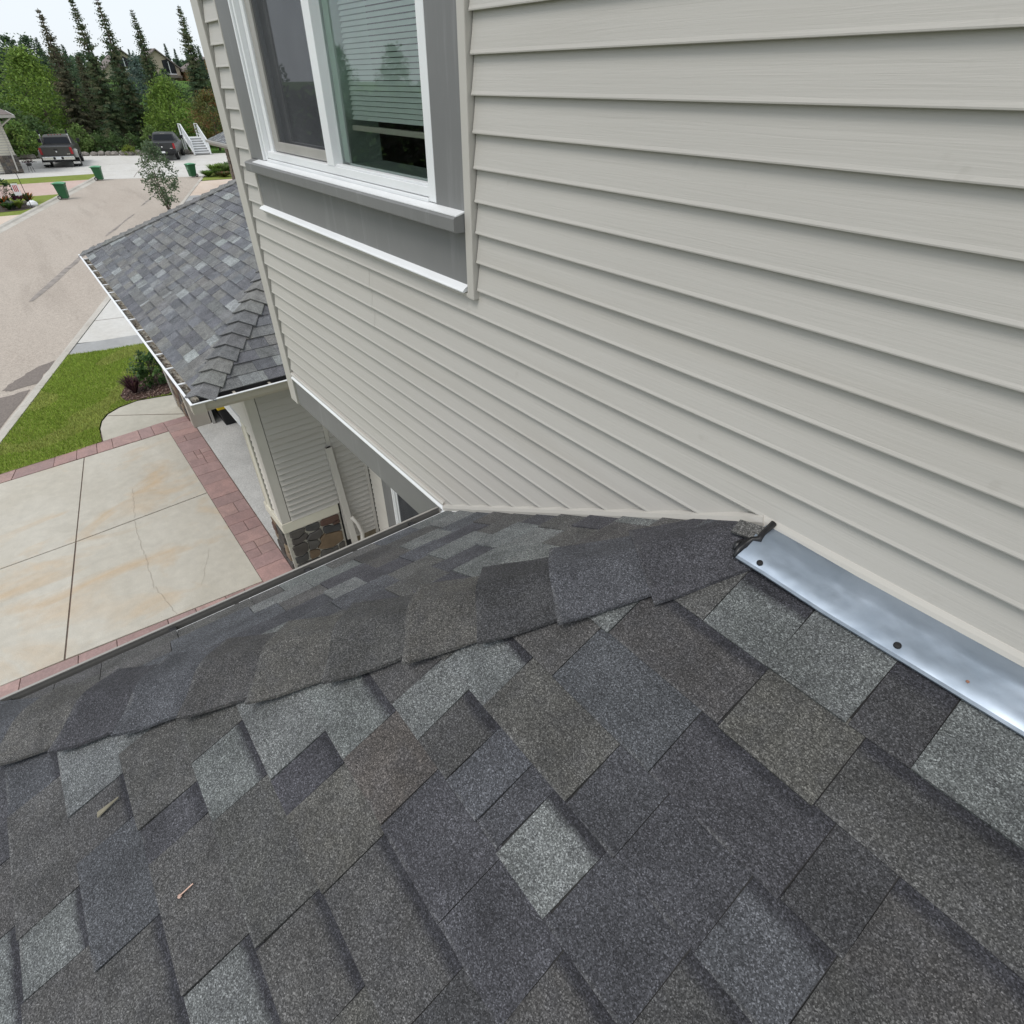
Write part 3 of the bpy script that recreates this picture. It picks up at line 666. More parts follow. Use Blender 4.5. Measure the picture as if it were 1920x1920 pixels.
# --- porch roof we stand on: slope B falls towards the viewer, slope A to the drive
QB, PA, XP, ZB = 0.417, 0.576, -0.376, -0.72
KB, KA = sqrt(1 + QB * QB), sqrt(1 + PA * PA)
def fB(u, v, h=0.0): return (u, -v / KB - h * QB / KB, Z(ZB - QB * v / KB + h / KB))
def fA(y, wv, h=0.0): return (XP - wv / KA - h * PA / KA, y, Z(ZB - PA * wv / KA + h / KA))
def uh(v): return XP - v / (KB * 1.381)
def yh(wv): return -1.381 * wv / KA
VMAX, WMAX = 1.891, 1.459
m = MB(); m.add([fB(XP, 0), fB(2.2, 0), fB(2.2, VMAX), fB(uh(VMAX), VMAX)], [(0, 1, 2, 3)]); m.add([fA(0, 0), fA(0, WMAX), fA(yh(WMAX), WMAX)], [(0, 1, 2)])
proof = m.build('porch_roof', 'black', house, fix=False)
m = MB(); m.hexa([(-1.62, 0, Z(-1.615)), (-1.62, -1.74, Z(-1.615)), (2.2, -1.74, Z(-1.615)), (2.2, 0, Z(-1.615)), (-1.62, 0, Z(-1.60)), (-1.62, -1.74, Z(-1.60)), (2.2, -1.74, Z(-1.60)), (2.2, 0, Z(-1.60))]); m.build('porch_soffit', 'siding_trim', house)
PAL = {'L': (0.138, 0.145, 0.145), 'X': (0.150, 0.158, 0.158), 'M': (0.089, 0.087, 0.085), 'O': (0.098, 0.095, 0.089), 'N': (0.100, 0.091, 0.084), 'D': (0.063, 0.063, 0.071), 'S': (0.080, 0.083, 0.092), 'K': (0.053, 0.053, 0.056), 'G': (0.072, 0.071, 0.070), 'J': (0.076, 0.074, 0.074)}
rsh = random.Random(77)
def shingle(fn, s0b, s1b, s0t, s1t, tb, tt, lb, lt, col, band, parent, into=None):
    """a tab whose lower edge (tb) sits proud; fn(s, t, lift)"""
    gap = 0.0009; c = tuple(col) + (band,)
    P = [fn(s0b + gap, tb, 0.0005), fn(s1b - gap, tb, 0.0005), fn(s1t - gap, tt, 0.0), fn(s0t + gap, tt, 0.0),
         fn(s0b + gap, tb, lb), fn(s1b - gap, tb, lb), fn(s1t - gap, tt, lt), fn(s0t + gap, tt, lt)]
    uvs = [(0, 0.001), (1, 0.001), (1, 1), (0, 1)] * 2
    mb = into if into is not None else MB()
    mb.add(P, [(0, 3, 2, 1), (4, 5, 6, 7), (0, 1, 5, 4), (1, 2, 6, 5), (2, 3, 7, 6), (3, 0, 4, 7)], c, uvs)
    if into is None: return mb.build('shingle', 'shingle', parent)
COURSES = {   # measured tabs: right end of each tab, tone, b = recessed with dark head band, t = proud tooth
 1: [(-.33, 'M', ''), (-.195, 'L', 'b'), (-.05, 'L', 't'), (.045, 'K', 'b'), (.42, 'L', 't')],
 2: [(-.45, 'L', 't'), (-.19, 'J', 'b'), (-.02, 'O', 't'), (.30, 'G', 'b')],
 3: [(-.47, 'M', 't'), (-.225, 'S', 't'), (.015, 'D', 'b'), (.105, 'K', 't'), (.36, 'G', 'b')],
 4: [(-.67, 'M', ''), (-.53, 'L', 'b'), (-.29, 'O', 't'), (-.18, 'D', ''), (-.025, 'D', 't'), (.10, 'S', 'b'), (.26, 'G', 't')],
 5: [(-.80, 'M', ''), (-.68, 'J', ''), (-.58, 'L', 't'), (-.475, 'J', 'b'), (-.38, 'S', 't'), (-.32, 'D', ''), (-.195, 'X', 'b'), (-.03, 'D', 't'), (.16, 'G', 'b')],
 6: [(-.90, 'M', ''), (-.665, 'L', 'b'), (-.505, 'N', 't'), (-.31, 'D', ''), (-.15, 'D', 't'), (.12, 'G', 'b')],
 7: [(-.75, 'X', 't'), (-.66, 'D', 'b'), (-.49, 'O', 't'), (-.24, 'J', 'b'), (.02, 'K', 't')],
 8: [(-.93, 'M', ''), (-.77, 'L', 'b'), (-.505, 'M', 't'), (-.33, 'M', 'b'), (-.08, 'O', 't')],
 9: [(-1.10, 'L', ''), (-.885, 'M', 't'), (-.80, 'D', 'b'), (-.54, 'M', 't'), (-.33, 'L', 'b'), (-.15, 'M', 't')],
 10: [(-1.05, 'L', 't'), (-.93, 'J', 'b'), (-.70, 'S', 't'), (-.50, 'M', 'b'), (-.3, 'D', 't')],
 11: [(-1.18, 'S', 'b'), (-.885, 'M', 't'), (-.76, 'L', 'b'), (-.50, 'M', 't')],
 12: [(-1.25, 'D', ''), (-1.08, 'D', 't'), (-.92, 'J', ''), (-.60, 'L', 'b')],
 13: [(-1.4, 'M', ''), (-1.15, 'S', 't'), (-.9, 'M', 'b')]}
for i in range(1, 14):
    vb = min(0.127 + 0.1385 * i, VMAX); vt = 0.127 + 0.1385 * (i - 1) - 0.014
    lst = list(COURSES[i]); e = lst[-1][0]
    while e < 1.05:
        e += rsh.uniform(0.10, 0.27); lst.append((e, rsh.choice('MJGDSLOM'), rsh.choice(['b', 't', 't', ''])))
    left = -9
    for e, c, fl in lst:
        s0b, s0t = max(left, uh(vb)), max(left, uh(vt)); s1b, s1t = max(e, uh(vb)), max(e, uh(vt))
        if s1b - s0b > 0.01 or s1t - s0t > 0.01:
            lb = 0.0085 if fl == 't' else 0.0052
            jx = rsh.uniform(-0.004, 0.004) if left > -8 else 0
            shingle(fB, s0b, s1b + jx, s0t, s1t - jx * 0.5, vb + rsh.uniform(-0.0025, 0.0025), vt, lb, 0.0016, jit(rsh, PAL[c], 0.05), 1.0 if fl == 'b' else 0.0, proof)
        left = e
# slope A
AC = [1.459 - 0.1335 * j for j in range(0, 12)]
SPEC = {3: [(-.685, 'D', 'b'), (-.575, 'X', 't'), (-.42, 'D', 'b'), (-.28, 'S', 't'), (-.12, 'D', 'b'), (0, 'M', 't')],
        2: [(-.80, 'S', 't'), (-.66, 'M', ''), (-.5, 'D', 't'), (-.36, 'M', ''), (-.2, 'L', 't'), (0, 'S', '')],
        4: [(-.82, 'L', 't'), (-.70, 'D', 'b'), (-.52, 'S', 't'), (-.374, 'M', 'b'), (-.19, 'L', 't'), (0, 'M', '')],
        5: [(-.70, 'M', 't'), (-.578, 'D', 'b'), (-.43, 'M', 't'), (-.27, 'D', 'b'), (-.10, 'L', 't'), (0, 'D', '')],
        6: [(-.55, 'M', ''), (-.427, 'D', 'b'), (-.24, 'L', 't'), (-.12, 'L', ''), (0, 'M', 't')],
        7: [(-.40, 'D', ''), (-.22, 'L', 't'), (-.1, 'M', ''), (0, 'D', 't')]}
for j in range(len(AC)):
    wb = AC[j]; wt_ = max(0.0, AC[j] - 0.1335 - 0.014)
    if wb < 0.02: continue
    if j in SPEC: lst = SPEC[j]
    else:
        lst = []; e = -1.8
        while e < 0: e = min(0, e + rsh.uniform(0.10, 0.24)); lst.append((e, rsh.choice('MSDLMJSLXM'), rsh.choice(['b', 't', 't', ''])))
    left = -9
    for e, c, fl in lst:
        s0b, s0t = max(left, yh(wb)), max(left, yh(wt_)); s1b, s1t = max(e, yh(wb)), max(e, yh(wt_))
        if s1b - s0b > 0.008 or s1t - s0t > 0.008:
            shingle(fA, s0b, s1b, s0t, s1t, wb + rsh.uniform(-0.002, 0.002), wt_, 0.0105 if fl == 't' else 0.0060, 0.0016, jit(rsh, tuple(x * 1.18 for x in PAL[c]), 0.06), 0.6 if fl == 'b' else 0.0, proof)  # tone raised on this slope; grazing sheen put into the colour
        left = e
# hip caps, bent over the hip, lowest first
HU = Vector((-0.5556467, -0.7673481, -0.3200525)); PK = Vector((XP, 0, Z(ZB)))
nA = Vector((-PA, 0, 1)).normalized(); nB = Vector((0, -QB, 1)).normalized()
sA = HU.cross(nA).normalized(); sB = HU.cross(nB).normalized()
if sA.x > 0: sA = -sA
if sB.x < 0: sB = -sB
nH = (nA + nB).normalized()
def cap(parent, pk, hu, sa_, sb_, na, nb, t0, t1, wdt, col, l0, l1, band=0.0, name='hip_cap', th=0.006, rd=None, bow=0.0, sharp=0.0, eb=0.0):
    """t0 upper end, t1 lower end (proud)"""
    mb = MB(); nh = (na + nb).normalized(); rows = []; NT_ = 5
    for r_ in range(NT_):
        k = r_ / (NT_ - 1); tt = t0 + (t1 - t0) * k; lift = l0 + (l1 - l0) * k ** 1.5; base = pk + hu * tt; row = []
        for q_, sd_, nn in ((1, sa_, na), (.55, sa_, na), (.25, sa_, na), (.09, sa_, na), (0, None, nh), (.09, sb_, nb), (.25, sb_, nb), (.55, sb_, nb), (1, sb_, nb)):
            wv = wdt * q_ * (1.06 - 0.26 * (1 - k))
            drop = (0.006 if q_ == 0 else (0.0018 if q_ == .09 else 0)) * (1 - sharp)
            ed = (1 + 0.4 * (q_ == 1)) if (r_ == NT_ - 1 and sd_ is sb_ and not sharp) else 1
            wj = (rd.uniform(-0.002, 0.002) if rd else 0)
            row.append(base + (sd_ * (wv + (wj if q_ == 1 else 0)) if sd_ else Vector((0, 0, 0))) + nn * (lift * ed - drop + bow * sin(pi * q_) + (eb * max(0, q_ - .25) / .75 if sd_ is sb_ else 0)))
        rows.append(row)
    n = 9; top = [p for rw in rows for p in rw]; bot = [p - nh * th for p in top]; N = len(top); fs = []; uvs = [(i % n / 8, 1 - (i // n) / (NT_ - 1)) for i in range(N)]
    for r_ in range(NT_ - 1):
        for c_ in range(n - 1):
            a = r_ * n + c_; fs += [(a, a + 1, a + n + 1, a + n), (N + a, N + a + n, N + a + n + 1, N + a + 1)]
    last = (NT_ - 1) * n
    for c_ in range(n - 1): fs += [(last + c_, last + c_ + 1, N + last + c_ + 1, N + last + c_), (c_, N + c_, N + c_ + 1, c_ + 1)]
    for r_ in range(NT_ - 1): a = r_ * n; fs += [(a, a + n, N + a + n, N + a), (a + n - 1, N + a + n - 1, N + a + 2 * n - 1, a + 2 * n - 1)]
    mb.add(top + bot, fs, tuple(col) + (band,), uvs + uvs); return mb.build(name, 'shingle', parent, smooth=False)
CAPS = [(2.13, 'S'), (1.916, 'O'), (1.725, 'D'), (1.545, 'S'), (1.370, 'J'), (1.189, 'O'), (0.999, 'G'), (0.81, 'O'), (0.641, 'K'), (0.468, 'S'), (0.273, 'D')]
rcap = random.Random(4)
for i, (te, c) in enumerate(CAPS):
    top_cap = i == len(CAPS) - 1
    cap(proof, PK, HU, sA, sB, nA, nB, 0.045 if top_cap else te - 0.245, te, 0.122 + rcap.uniform(-0.002, 0.004), jit(rcap, PAL[c], 0.04), 0.008 if top_cap else 0.010, 0.017 if top_cap else 0.027, rd=rcap, th=0.0075, eb=0.0 if top_cap else 0.007)
# small offcut laid over the top of the hip
m = MB(); oc = [(-0.4075, 0.0405), (-0.3585, 0.0275), (-0.3535, 0.0640), (-0.4055, 0.0745)]
m.hexa([fB(u, v, 0.018) for u, v in oc] + [fB(u, v, 0.0245) for u, v in oc], PAL['O'] + (0,))
m.build('shingle_offcut', 'shingle', proof)
# tar sealant at the top of the hip
m = MB(); rb = random.Random(9)
path = [(-0.352, 0.010), (-0.354, 0.043), (-0.3515, 0.060), (-0.3625, 0.067), (-0.3655, 0.088), (-0.3675, 0.102), (-0.365, 0.121)]
m.tube([Vector(fB(u, v, 0.023)) for u, v in path], [0.007, 0.006, 0.008, 0.0055, 0.008, 0.006, 0.003], 8)
m.tube([Vector(fB(u, v, 0.021)) for u, v in [(-0.372, 0.078), (-0.378, 0.092), (-0.376, 0.106)]], [0.005, 0.007, 0.003], 8)
m.build('sealant', 'sealant', proof, smooth=True)
# galvanised headwall flashing
m = MB(); prof = [(0.003, -0.690), (0.0045, -0.722), (0.009, -0.7275), (0.018, -0.7300)]
pts = []
us = [-0.361 + i * 0.06 for i in range(44)]
vs_ = []; nP = 9
for i, u in enumerate(us):
    wv = 0.0025 * noise.noise((u * 6, 0.3, 1)); up = 0.0115 * max(0, min(1, (-0.18 - u) / 0.14))
    tail = [(0.02, 0.0135 + up * .6), (0.055, 0.0125 + wv + up), (0.09, 0.0115 + wv + up), (0.114, 0.0112 + up), (0.119, 0.0095 + up)]
    ring = [(u, -0.004, Z(-0.690)), (u, -0.0055, Z(-0.716)), (u, -0.008, Z(-0.7195)), (u, -0.012, Z(-0.7205))]
    ue = u
    ring += [fB(ue - (0.0 if i else 0.006 * noise.noise((v * 60, 1, 1))), v, h) for v, h in tail]; vs_ += ring
fs = []
for i in range(len(us) - 1):
    for k in range(nP - 1): a = i * nP + k; fs.append((a, a + 1, a + nP + 1, a + nP))
m.add(vs_, fs); m.build('flashing', 'galvanised', house, smooth=True)
m = MB(); hp = [(-0.361 + i * 0.06) for i in range(44)]
hu_ = lambda u: 0.0115 * max(0, min(1, (-0.18 - u) / 0.14))
m.add([q for u in hp for q in (fB(u, 0.1150, 0.009 + hu_(u)), fB(u, 0.1150, 0.0128 + hu_(u)), fB(u, 0.1212, 0.0128 + hu_(u)), fB(u, 0.1212, 0.009 + hu_(u)))], [(i * 4 + k, i * 4 + (k + 1) % 4, i * 4 + 4 + (k + 1) % 4, i * 4 + 4 + k) for i in range(43) for k in range(4)])
m.build('flashing_hem', 'galvanised', house)
for u, v in ((-0.3188, 0.1040), (-0.0626, 0.0995), (0.30, 0.098)):
    m = MB(); m.lathe((0, 0, 0), [(0.0062, 0.0), (0.0060, 0.0022), (0.0046, 0.0034), (0.001, 0.0038)], 14); o = m.build('nail_head', 'black', house, smooth=False, loc=fB(u, v, 0.0122 + (0.0110 if u < -.3 else 0))); o.rotation_euler = (math.atan(QB), 0, 0)
m = MB(); m.lathe((0, 0, 0), [(0.0026, 0.0), (0.0022, 0.0006)], 10); o = m.build('rust_spot', 'rust', house, loc=fB(0.0385, 0.0905, 0.0124)); o.rotation_euler = (math.atan(QB), 0, 0)
# eave of slope A: drip edge, gutter, fascia
for ya, yb in ((-1.75, -0.90), (-0.885, -0.45), (-0.43, -0.02)):
    m = MB(); m.hexa([fA(ya, WMAX - 0.03, 0.0005), fA(yb, WMAX - 0.03, 0.0005), fA(yb, WMAX + 0.019, 0.0005), fA(ya, WMAX + 0.019, 0.0005), fA(ya, WMAX - 0.03, 0.0016), fA(yb, WMAX - 0.03, 0.0016), fA(yb, WMAX + 0.019, 0.0036), fA(ya, WMAX + 0.019, 0.0036)])
    m.build('drip_edge', 'white_vinyl', proof)
GX, GZ = -1.662, -1.490
gp = [(a * 0.62, b_) for a, b_ in [(0.0, 0.004), (0.0, -0.085), (0.075, -0.085), (0.098, -0.050), (0.100, -0.006), (0.110, 0.002), (0.110, 0.008), (0.099, 0.008), (0.098, 0.002), (0.096, -0.004), (0.092, -0.048), (0.072, -0.081), (0.006, -0.081), (0.006, 0.004)]]
m = MB(); m.sweep(gp, [((GX, -1.84, Z(GZ)), (-1, 0, 0), (0, 0, 1)), ((GX, -0.012, Z(GZ)), (-1, 0, 0), (0, 0, 1))]); gut = m.build('gutter', 'gutter_mid', house)
m = MB(); m.box(GX - 0.0695, GX - 0.0610, -1.84, -0.006, Z(GZ + 0.0082), Z(GZ + 0.0125)); m.build('gutter_lip', 'gutter_grey', gut)
m = MB(); m.box(GX - 0.055, GX - 0.004, -1.83, -0.02, Z(GZ - 0.080), Z(GZ - 0.030)); m.build('gutter_fill', 'gutter_dark', gut)  # dark box filling the inside of the gutter
for yy in (-0.16, -0.62, -1.10, -1.56):
    m = MB(); m.box(GX - 0.058, GX + 0.012, yy - 0.011, yy + 0.011, Z(GZ - 0.004), Z(GZ + 0.003)); m.build('gutter_strap', 'gutter_dark', gut)
m = MB(); m.box(GX - 0.062, GX - 0.004, -0.0125, -0.006, Z(GZ - 0.08), Z(GZ + 0.012)); m.build('gutter_end', 'gutter_grey', gut)
m = MB(); m.box(-1.650, -1.625, -1.75, 0.0, Z(-1.61), Z(-1.462)); m.build('fascia', 'grey_paint', house)
for nm, P, Q, r_ in (('gutter_grain', (-1.70, -0.505), (-1.675, -0.50), 0.008),):
    m = MB(); m.lathe((P[0] + 0.05, P[1], Z(-1.462)), [(0.002, 0), (0.008, 0.003), (0.006, 0.010), (0.001, 0.012)], 8); m.build('pale_pebble', 'siding_trim', gut)

# --- garage wing: front wall faces the drive (y = 0.19), flank faces us (x = -6.0)
GXW, GYW = -6.0, 0.19
b = MB()
b.box(-6.52, GXW, GYW + 0.0, GYW + 0.14, 0, Z(-2.40)); b.box(-12.13, -11.0, GYW, GYW + 0.27, 0, Z(-2.40)); b.box(-11.0, -6.52, GYW, GYW + 0.14, Z(-3.20), Z(-2.40))
b.box(-6.14, GXW, GYW + 0.14, 1.40, 0, Z(-2.40)); b.box(-12.13, -12.0, GYW + 0.27, 5.5, 0, Z(-2.40)); b.box(-12.0, -6.14, 5.4, 5.5, 0, Z(-2.40)); b.box(-6.14, GXW, 1.40, 5.4, 0, Z(-2.40))
gw = b.build('garage_wall', 'dark_gap', house)
fx = lambda s, n, z: (GXW + n, s, Z(z)); ff = lambda s, n, z: (s, GYW - n, Z(z)); fl = lambda s, n, z: (s, 1.38 - n, Z(z))
zc = -4.355
while zc < -2.46:
    board(gw, fx, 0.285, 0.925, 0.925, zc, deep=2.4); zc += EXP
zc = -5.00
while zc < -2.46:
    board(gw, fx, 0.985, 1.372, 1.372, zc, deep=2.4); zc += EXP
zc = -4.355
while zc < -2.46:
    e0 = -6.285
    if zc < -3.22: board(gw, ff, e0, -6.09, -6.09, zc, mat='siding_lit')
    else: board(gw, ff, -11.0, -6.09, -6.09, zc, mat='siding_lit')
    zc += EXP
m = MB(); m.box(-6.105, GXW + 0.022, GYW - 0.022, GYW - 0.002, Z(-4.36), Z(-2.46)); m.box(GXW + 0.002, GXW + 0.022, GYW - 0.002, 0.278, Z(-4.36), Z(-2.46)); m.build('corner_board', 'siding_trim', gw, bevel=0.003)
m = MB(); m.box(-6.525, -6.515, GYW - 0.028, GYW + 0.15, 0, Z(-3.215)); m.box(-6.515, -6.36, GYW - 0.020, GYW, 0.0, Z(-3.13)); m.build('door_jamb', 'cream_trim', gw, bevel=0.003)
m = MB(); m.box(-11.0, -6.526, GYW - 0.028, GYW + 0.15, Z(-3.222), Z(-3.205)); m.box(-11.0, -6.516, GYW - 0.020, GYW, Z(-3.205), Z(-3.09)); m.build('door_header', 'white_vinyl', gw, bevel=0.003)
m = MB(); m.box(-11.0, -10.985, GYW - 0.03, GYW + 0.28, 0, Z(-3.222)); m.box(-11.22, -11.0, GYW - 0.024, GYW, 0, Z(-2.46)); m.build('door_jamb', 'beige_trim', gw, bevel=0.003)
m = MB(); m.box(-6.62, GXW + 0.034, GYW - 0.036, GYW, Z(-4.50), Z(-4.36)); m.box(GXW, GXW + 0.034, GYW, 0.90, Z(-4.50), Z(-4.36)); m.build('water_table', 'cream_trim', gw, bevel=0.004)
m = MB(); m.box(GXW + 0.001, GXW + 0.03, 0.928, 0.982, Z(-5.0), Z(-2.46)); m.build('trim_post', 'siding_trim', gw, bevel=0.003)
m = MB(); m.box(GXW + 0.001, GXW + 0.012, 0.985, 1.372, 0, Z(-5.0)); m.build('foundation', 'foundation', gw)
# stone facing: mortar bed with fitted flagstones
m = MB(); m.box(GXW + 0.001, GXW + 0.022, GYW - 0.022, 0.90, 0, Z(-4.501)); m.box(-6.50, GXW + 0.001, GYW - 0.022, GYW - 0.001, 0, Z(-4.501)); m.build('mortar_bed', 'mortar', gw); m = MB(); m.box(-12.13, -11.22, GYW - 0.022, GYW - 0.001, 0, Z(-4.3)); m.build('mortar_bed', 'mortar', gw)
STC = {'b': (0.085, 0.075, 0.07), 'd': (0.062, 0.062, 0.062), 'r': (0.12, 0.065, 0.05), 'o': (0.165, 0.115, 0.07), 'g': (0.095, 0.09, 0.085), 't': (0.26, 0.20, 0.14)}
STONES = [  # outlines on the flank, (y, height above slab)
 ('b', [(0.22, .665), (0.42, .665), (0.40, .59), (0.30, .545), (0.215, .575)]), ('d', [(0.435, .665), (0.61, .665), (0.60, .565), (0.52, .55), (0.415, .60)]),
 ('r', [(0.63, .665), (0.875, .665), (0.875, .575), (0.74, .555), (0.615, .575)]), ('r', [(0.765, .548), (0.875, .565), (0.875, .52), (0.79, .515)]),
 ('b', [(0.215, .56), (0.30, .53), (0.405, .58), (0.435, .53), (0.37, .465), (0.22, .45)]), ('g', [(0.45, .53), (0.515, .535), (0.605, .55), (0.625, .47), (0.545, .40), (0.385, .455)]),
 ('d', [(0.64, .55), (0.735, .54), (0.78, .505), (0.875, .505), (0.875, .395), (0.66, .43), (0.635, .47)]),
 ('b', [(0.20, .435), (0.365, .45), (0.40, .40), (0.385, .29), (0.30, .245), (0.205, .27)]), ('g', [(0.40, .435), (0.54, .39), (0.56, .33), (0.49, .27), (0.40, .285), (0.41, .38)]),
 ('o', [(0.56, .395), (0.64, .455), (0.655, .42), (0.875, .38), (0.875, .22), (0.70, .17), (0.56, .21), (0.505, .265), (0.575, .33)]),
 ('d', [(0.195, .255), (0.30, .23), (0.375, .27), (0.36, .13), (0.195, .14)]), ('o', [(0.395, .27), (0.485, .255), (0.54, .205), (0.50, .12), (0.38, .13)]),
 ('g', [(0.555, .195), (0.70, .155), (0.78, .17), (0.78, .02), (0.52, .02), (0.515, .115)]), ('b', [(0.795, .175), (0.875, .205), (0.875, .02), (0.795, .02)]), ('g', [(0.195, .125), (0.365, .115), (0.50, .105), (0.505, .02), (0.195, .02)])]
rst = random.Random(8)
def stone_on(par, poly, fn, c, rd):
    n = len(poly); cx = sum(p[0] for p in poly) / n; cy = sum(p[1] for p in poly) / n; pts = []
    for i in range(n):
        a, b_ = poly[i], poly[(i + 1) % n]
        for k in (0.12, 0.5, 0.88):
            px, py = a[0] + (b_[0] - a[0]) * k, a[1] + (b_[1] - a[1]) * k
            pts.append((px + rd.uniform(-.004, .004) - (cx - px) * 0.005, py + rd.uniform(-.004, .004) - (cy - py) * 0.005))
    N = len(pts); h = rd.uniform(0.016, 0.028); tl = rd.uniform(-.03, .03); mb = MB()
    v1 = [fn(p[0], 0.020, p[1]) for p in pts]; v2 = [fn(p[0] + (cx - p[0]) * .03, 0.022 + h * .8 + tl * (p[0] - cx), p[1] + (cy - p[1]) * .03) for p in pts]
    v3 = [fn(p[0] + (cx - p[0]) * .15, 0.022 + h + tl * (p[0] - cx) + rd.uniform(-.002, .002), p[1] + (cy - p[1]) * .15) for p in pts]; v4 = [fn(cx, 0.022 + h, cy)]
    fs = []
    for r_ in range(2):
        for i in range(N): fs.append((r_ * N + i, r_ * N + (i + 1) % N, (r_ + 1) * N + (i + 1) % N, (r_ + 1) * N + i))
    for i in range(N): fs.append((2 * N + i, 2 * N + (i + 1) % N, 3 * N))
    mb.add(v1 + v2 + v3 + v4, fs, jit(rd, c, 0.12)); mb.build('facing_stone', 'stone', par)
for c, poly in STONES: stone_on(gw, poly, lambda s, n, z: (GXW + n, s, z), STC[c], rst)
for xa, xb, top in ((-6.48, -6.03, .66), (-12.12, -11.24, .86)):     # stones on the front face
    y0 = 0.02
    while y0 < top - 0.03:
        hh = min(rst.uniform(0.11, 0.19), top - y0); xx = xa
        if top - y0 - hh < 0.06: hh = top - y0
        while xx < xb - 0.04:
            ww = min(rst.uniform(0.14, 0.28), xb - xx)
            if xb - xx - ww < 0.07: ww = xb - xx
            e = 0.008; j4 = [rst.uniform(-.012, .012) for _ in range(4)]
            stone_on(gw, [(xx + e, y0 + e + j4[0]), (xx + ww - e, y0 + e + j4[1]), (xx + ww - e + j4[2], y0 + hh - e), (xx + e, y0 + hh - e + j4[3])], lambda s, n, z: (s, GYW - n, z), STC[rst.choice('bttgor')], rst); xx += ww
        y0 += hh
# open garage: slab, dark interior, door track
m = MB(); m.prism([(-10.98, 0.205), (-6.53, 0.16), (-6.15, 0.34), (-6.15, 5.4), (-12.0, 5.4), (-12.0, 0.47), (-10.98, 0.47)], -0.05, 0.012); m.build('garage_floor', 'garage_slab', house)
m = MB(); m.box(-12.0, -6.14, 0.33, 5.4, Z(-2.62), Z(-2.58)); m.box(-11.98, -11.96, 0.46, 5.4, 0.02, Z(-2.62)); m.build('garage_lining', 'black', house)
m = MB(); m.box(-10.975, -10.94, 0.485, 0.525, 0.012, Z(-3.0)); m.box(-10.93, -10.92, 0.48, 0.53, 0.012, Z(-3.0)); m.build('door_track', 'gutter_grey', house)
# --- garage roof (hipped)
GP = 0.52; GK = sqrt(1 + GP * GP); GYE, GZE, GXN, GXF = -0.285, -2.325, -5.535, -12.60
gfy = lambda s, t_, h=0.0: (s, GYE + t_ / GK - h * GP / GK, Z(GZE + GP * t_ / GK + h / GK))
gfx = lambda s, t_, h=0.0: (GXN - t_ / GK + h * GP / GK, s, Z(GZE + GP * t_ / GK + h / GK))
TM = (GXN - GXF) / 2 * GK
m = MB(); m.add([gfy(GXN, 0), gfy(GXF, 0), gfy((GXN + GXF) / 2, TM)], [(0, 1, 2)]); m.add([gfx(GYE, 0), gfx(GYE + TM / GK, TM), gfx(5.5, TM), gfx(5.5, 0)], [(0, 1, 2, 3)])
groof = m.build('garage_roof', 'black', house, fix=False)
m = MB(); m.box(GXF + .05, GXN - .05, GYE + .05, 5.5, Z(-2.455), Z(-2.44)); m.build('garage_soffit', 'siding_trim', house)
rg = random.Random(31); far = MB(); nind = 0
CG = {'L': (0.285, 0.300, 0.300), 'M': (0.165, 0.167, 0.168), 'S': (0.150, 0.155, 0.168), 'D': (0.120, 0.122, 0.132), 'J': (0.185, 0.183, 0.175), 'G': (0.225, 0.233, 0.234)}
def groof_tabs(fn, lo, hi, ncourse, kind):
    global nind
    for i in range(ncourse):
        tb = 0.1385 * i - 0.01; tt = tb + 0.1385 + 0.014
        s = lo(tb) if kind == 'y' else lo(tb); end = hi(tb)
        while s < end - 0.005:
            wd_ = rg.choice([0.05, 0.09, 0.16, 0.20, 0.24, 0.28, 0.22, 0.19]) * rg.uniform(0.9, 1.1); e = min(end, s + wd_)
            if end - e < 0.04: e = end
            s0b, s1b = max(s, lo(tb)), min(e, hi(tb)); s0t, s1t = max(s, lo(tt)), min(e, hi(tt))
            s0t = min(s0t, hi(tt)); s1t = max(s1t, s0t)
            c = rg.choice('LMSDJGMSDMSDSMJ'); fl_ = rg.choice('btt ')
            near = (kind == 'y' and s > -9.4 and i < 9) or (kind == 'x' and s < 0.75)
            mbx = None if (near and nind < 165) else far
            if mbx is None: nind += 1
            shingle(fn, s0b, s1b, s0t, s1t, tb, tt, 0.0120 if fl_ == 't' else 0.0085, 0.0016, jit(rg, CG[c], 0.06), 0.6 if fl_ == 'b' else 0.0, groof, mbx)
            s = e
groof_tabs(gfx, lambda t_: GYE + max(0, t_) / GK, lambda t_: 3.0, 13, 'x')
groof_tabs(gfy, lambda t_: GXF + max(0, t_) / GK, lambda t_: GXN - max(0, t_) / GK, 28, 'y')
tag(far.build('shingle_field', 'shingle', groof, fix=False), kind='stuff')
# its hip caps
for pkx, sgn in ((GXN, -1), (GXF, 1)):
    top_ = Vector((pkx + sgn * TM / GK, GYE + TM / GK, Z(GZE + GP * TM / GK))); low = Vector((pkx, GYE, Z(GZE))); hu = (low - top_).normalized(); Lh = (low - top_).length
    n1 = Vector((0, -GP, 1)).normalized(); n2 = Vector((-sgn * GP, 0, 1)).normalized()
    s1 = hu.cross(n1).normalized(); s2 = hu.cross(n2).normalized()
    if s1.dot(Vector((sgn, 0, 0))) < 0: s1 = -s1
    if s2.dot(Vector((0, 1, 0))) < 0: s2 = -s2
    t_ = Lh + 0.01; k = 0
    while t_ > (Lh - 2.6 if sgn < 0 else 0.4):
        cap(groof, top_, hu, s1, s2, n1, n2, t_ - 0.235, t_, 0.15, jit(rg, CG[rg.choice('JMJ')], 0.08), 0.012, 0.034, th=0.012, sharp=1.6); t_ -= 0.176; k += 1
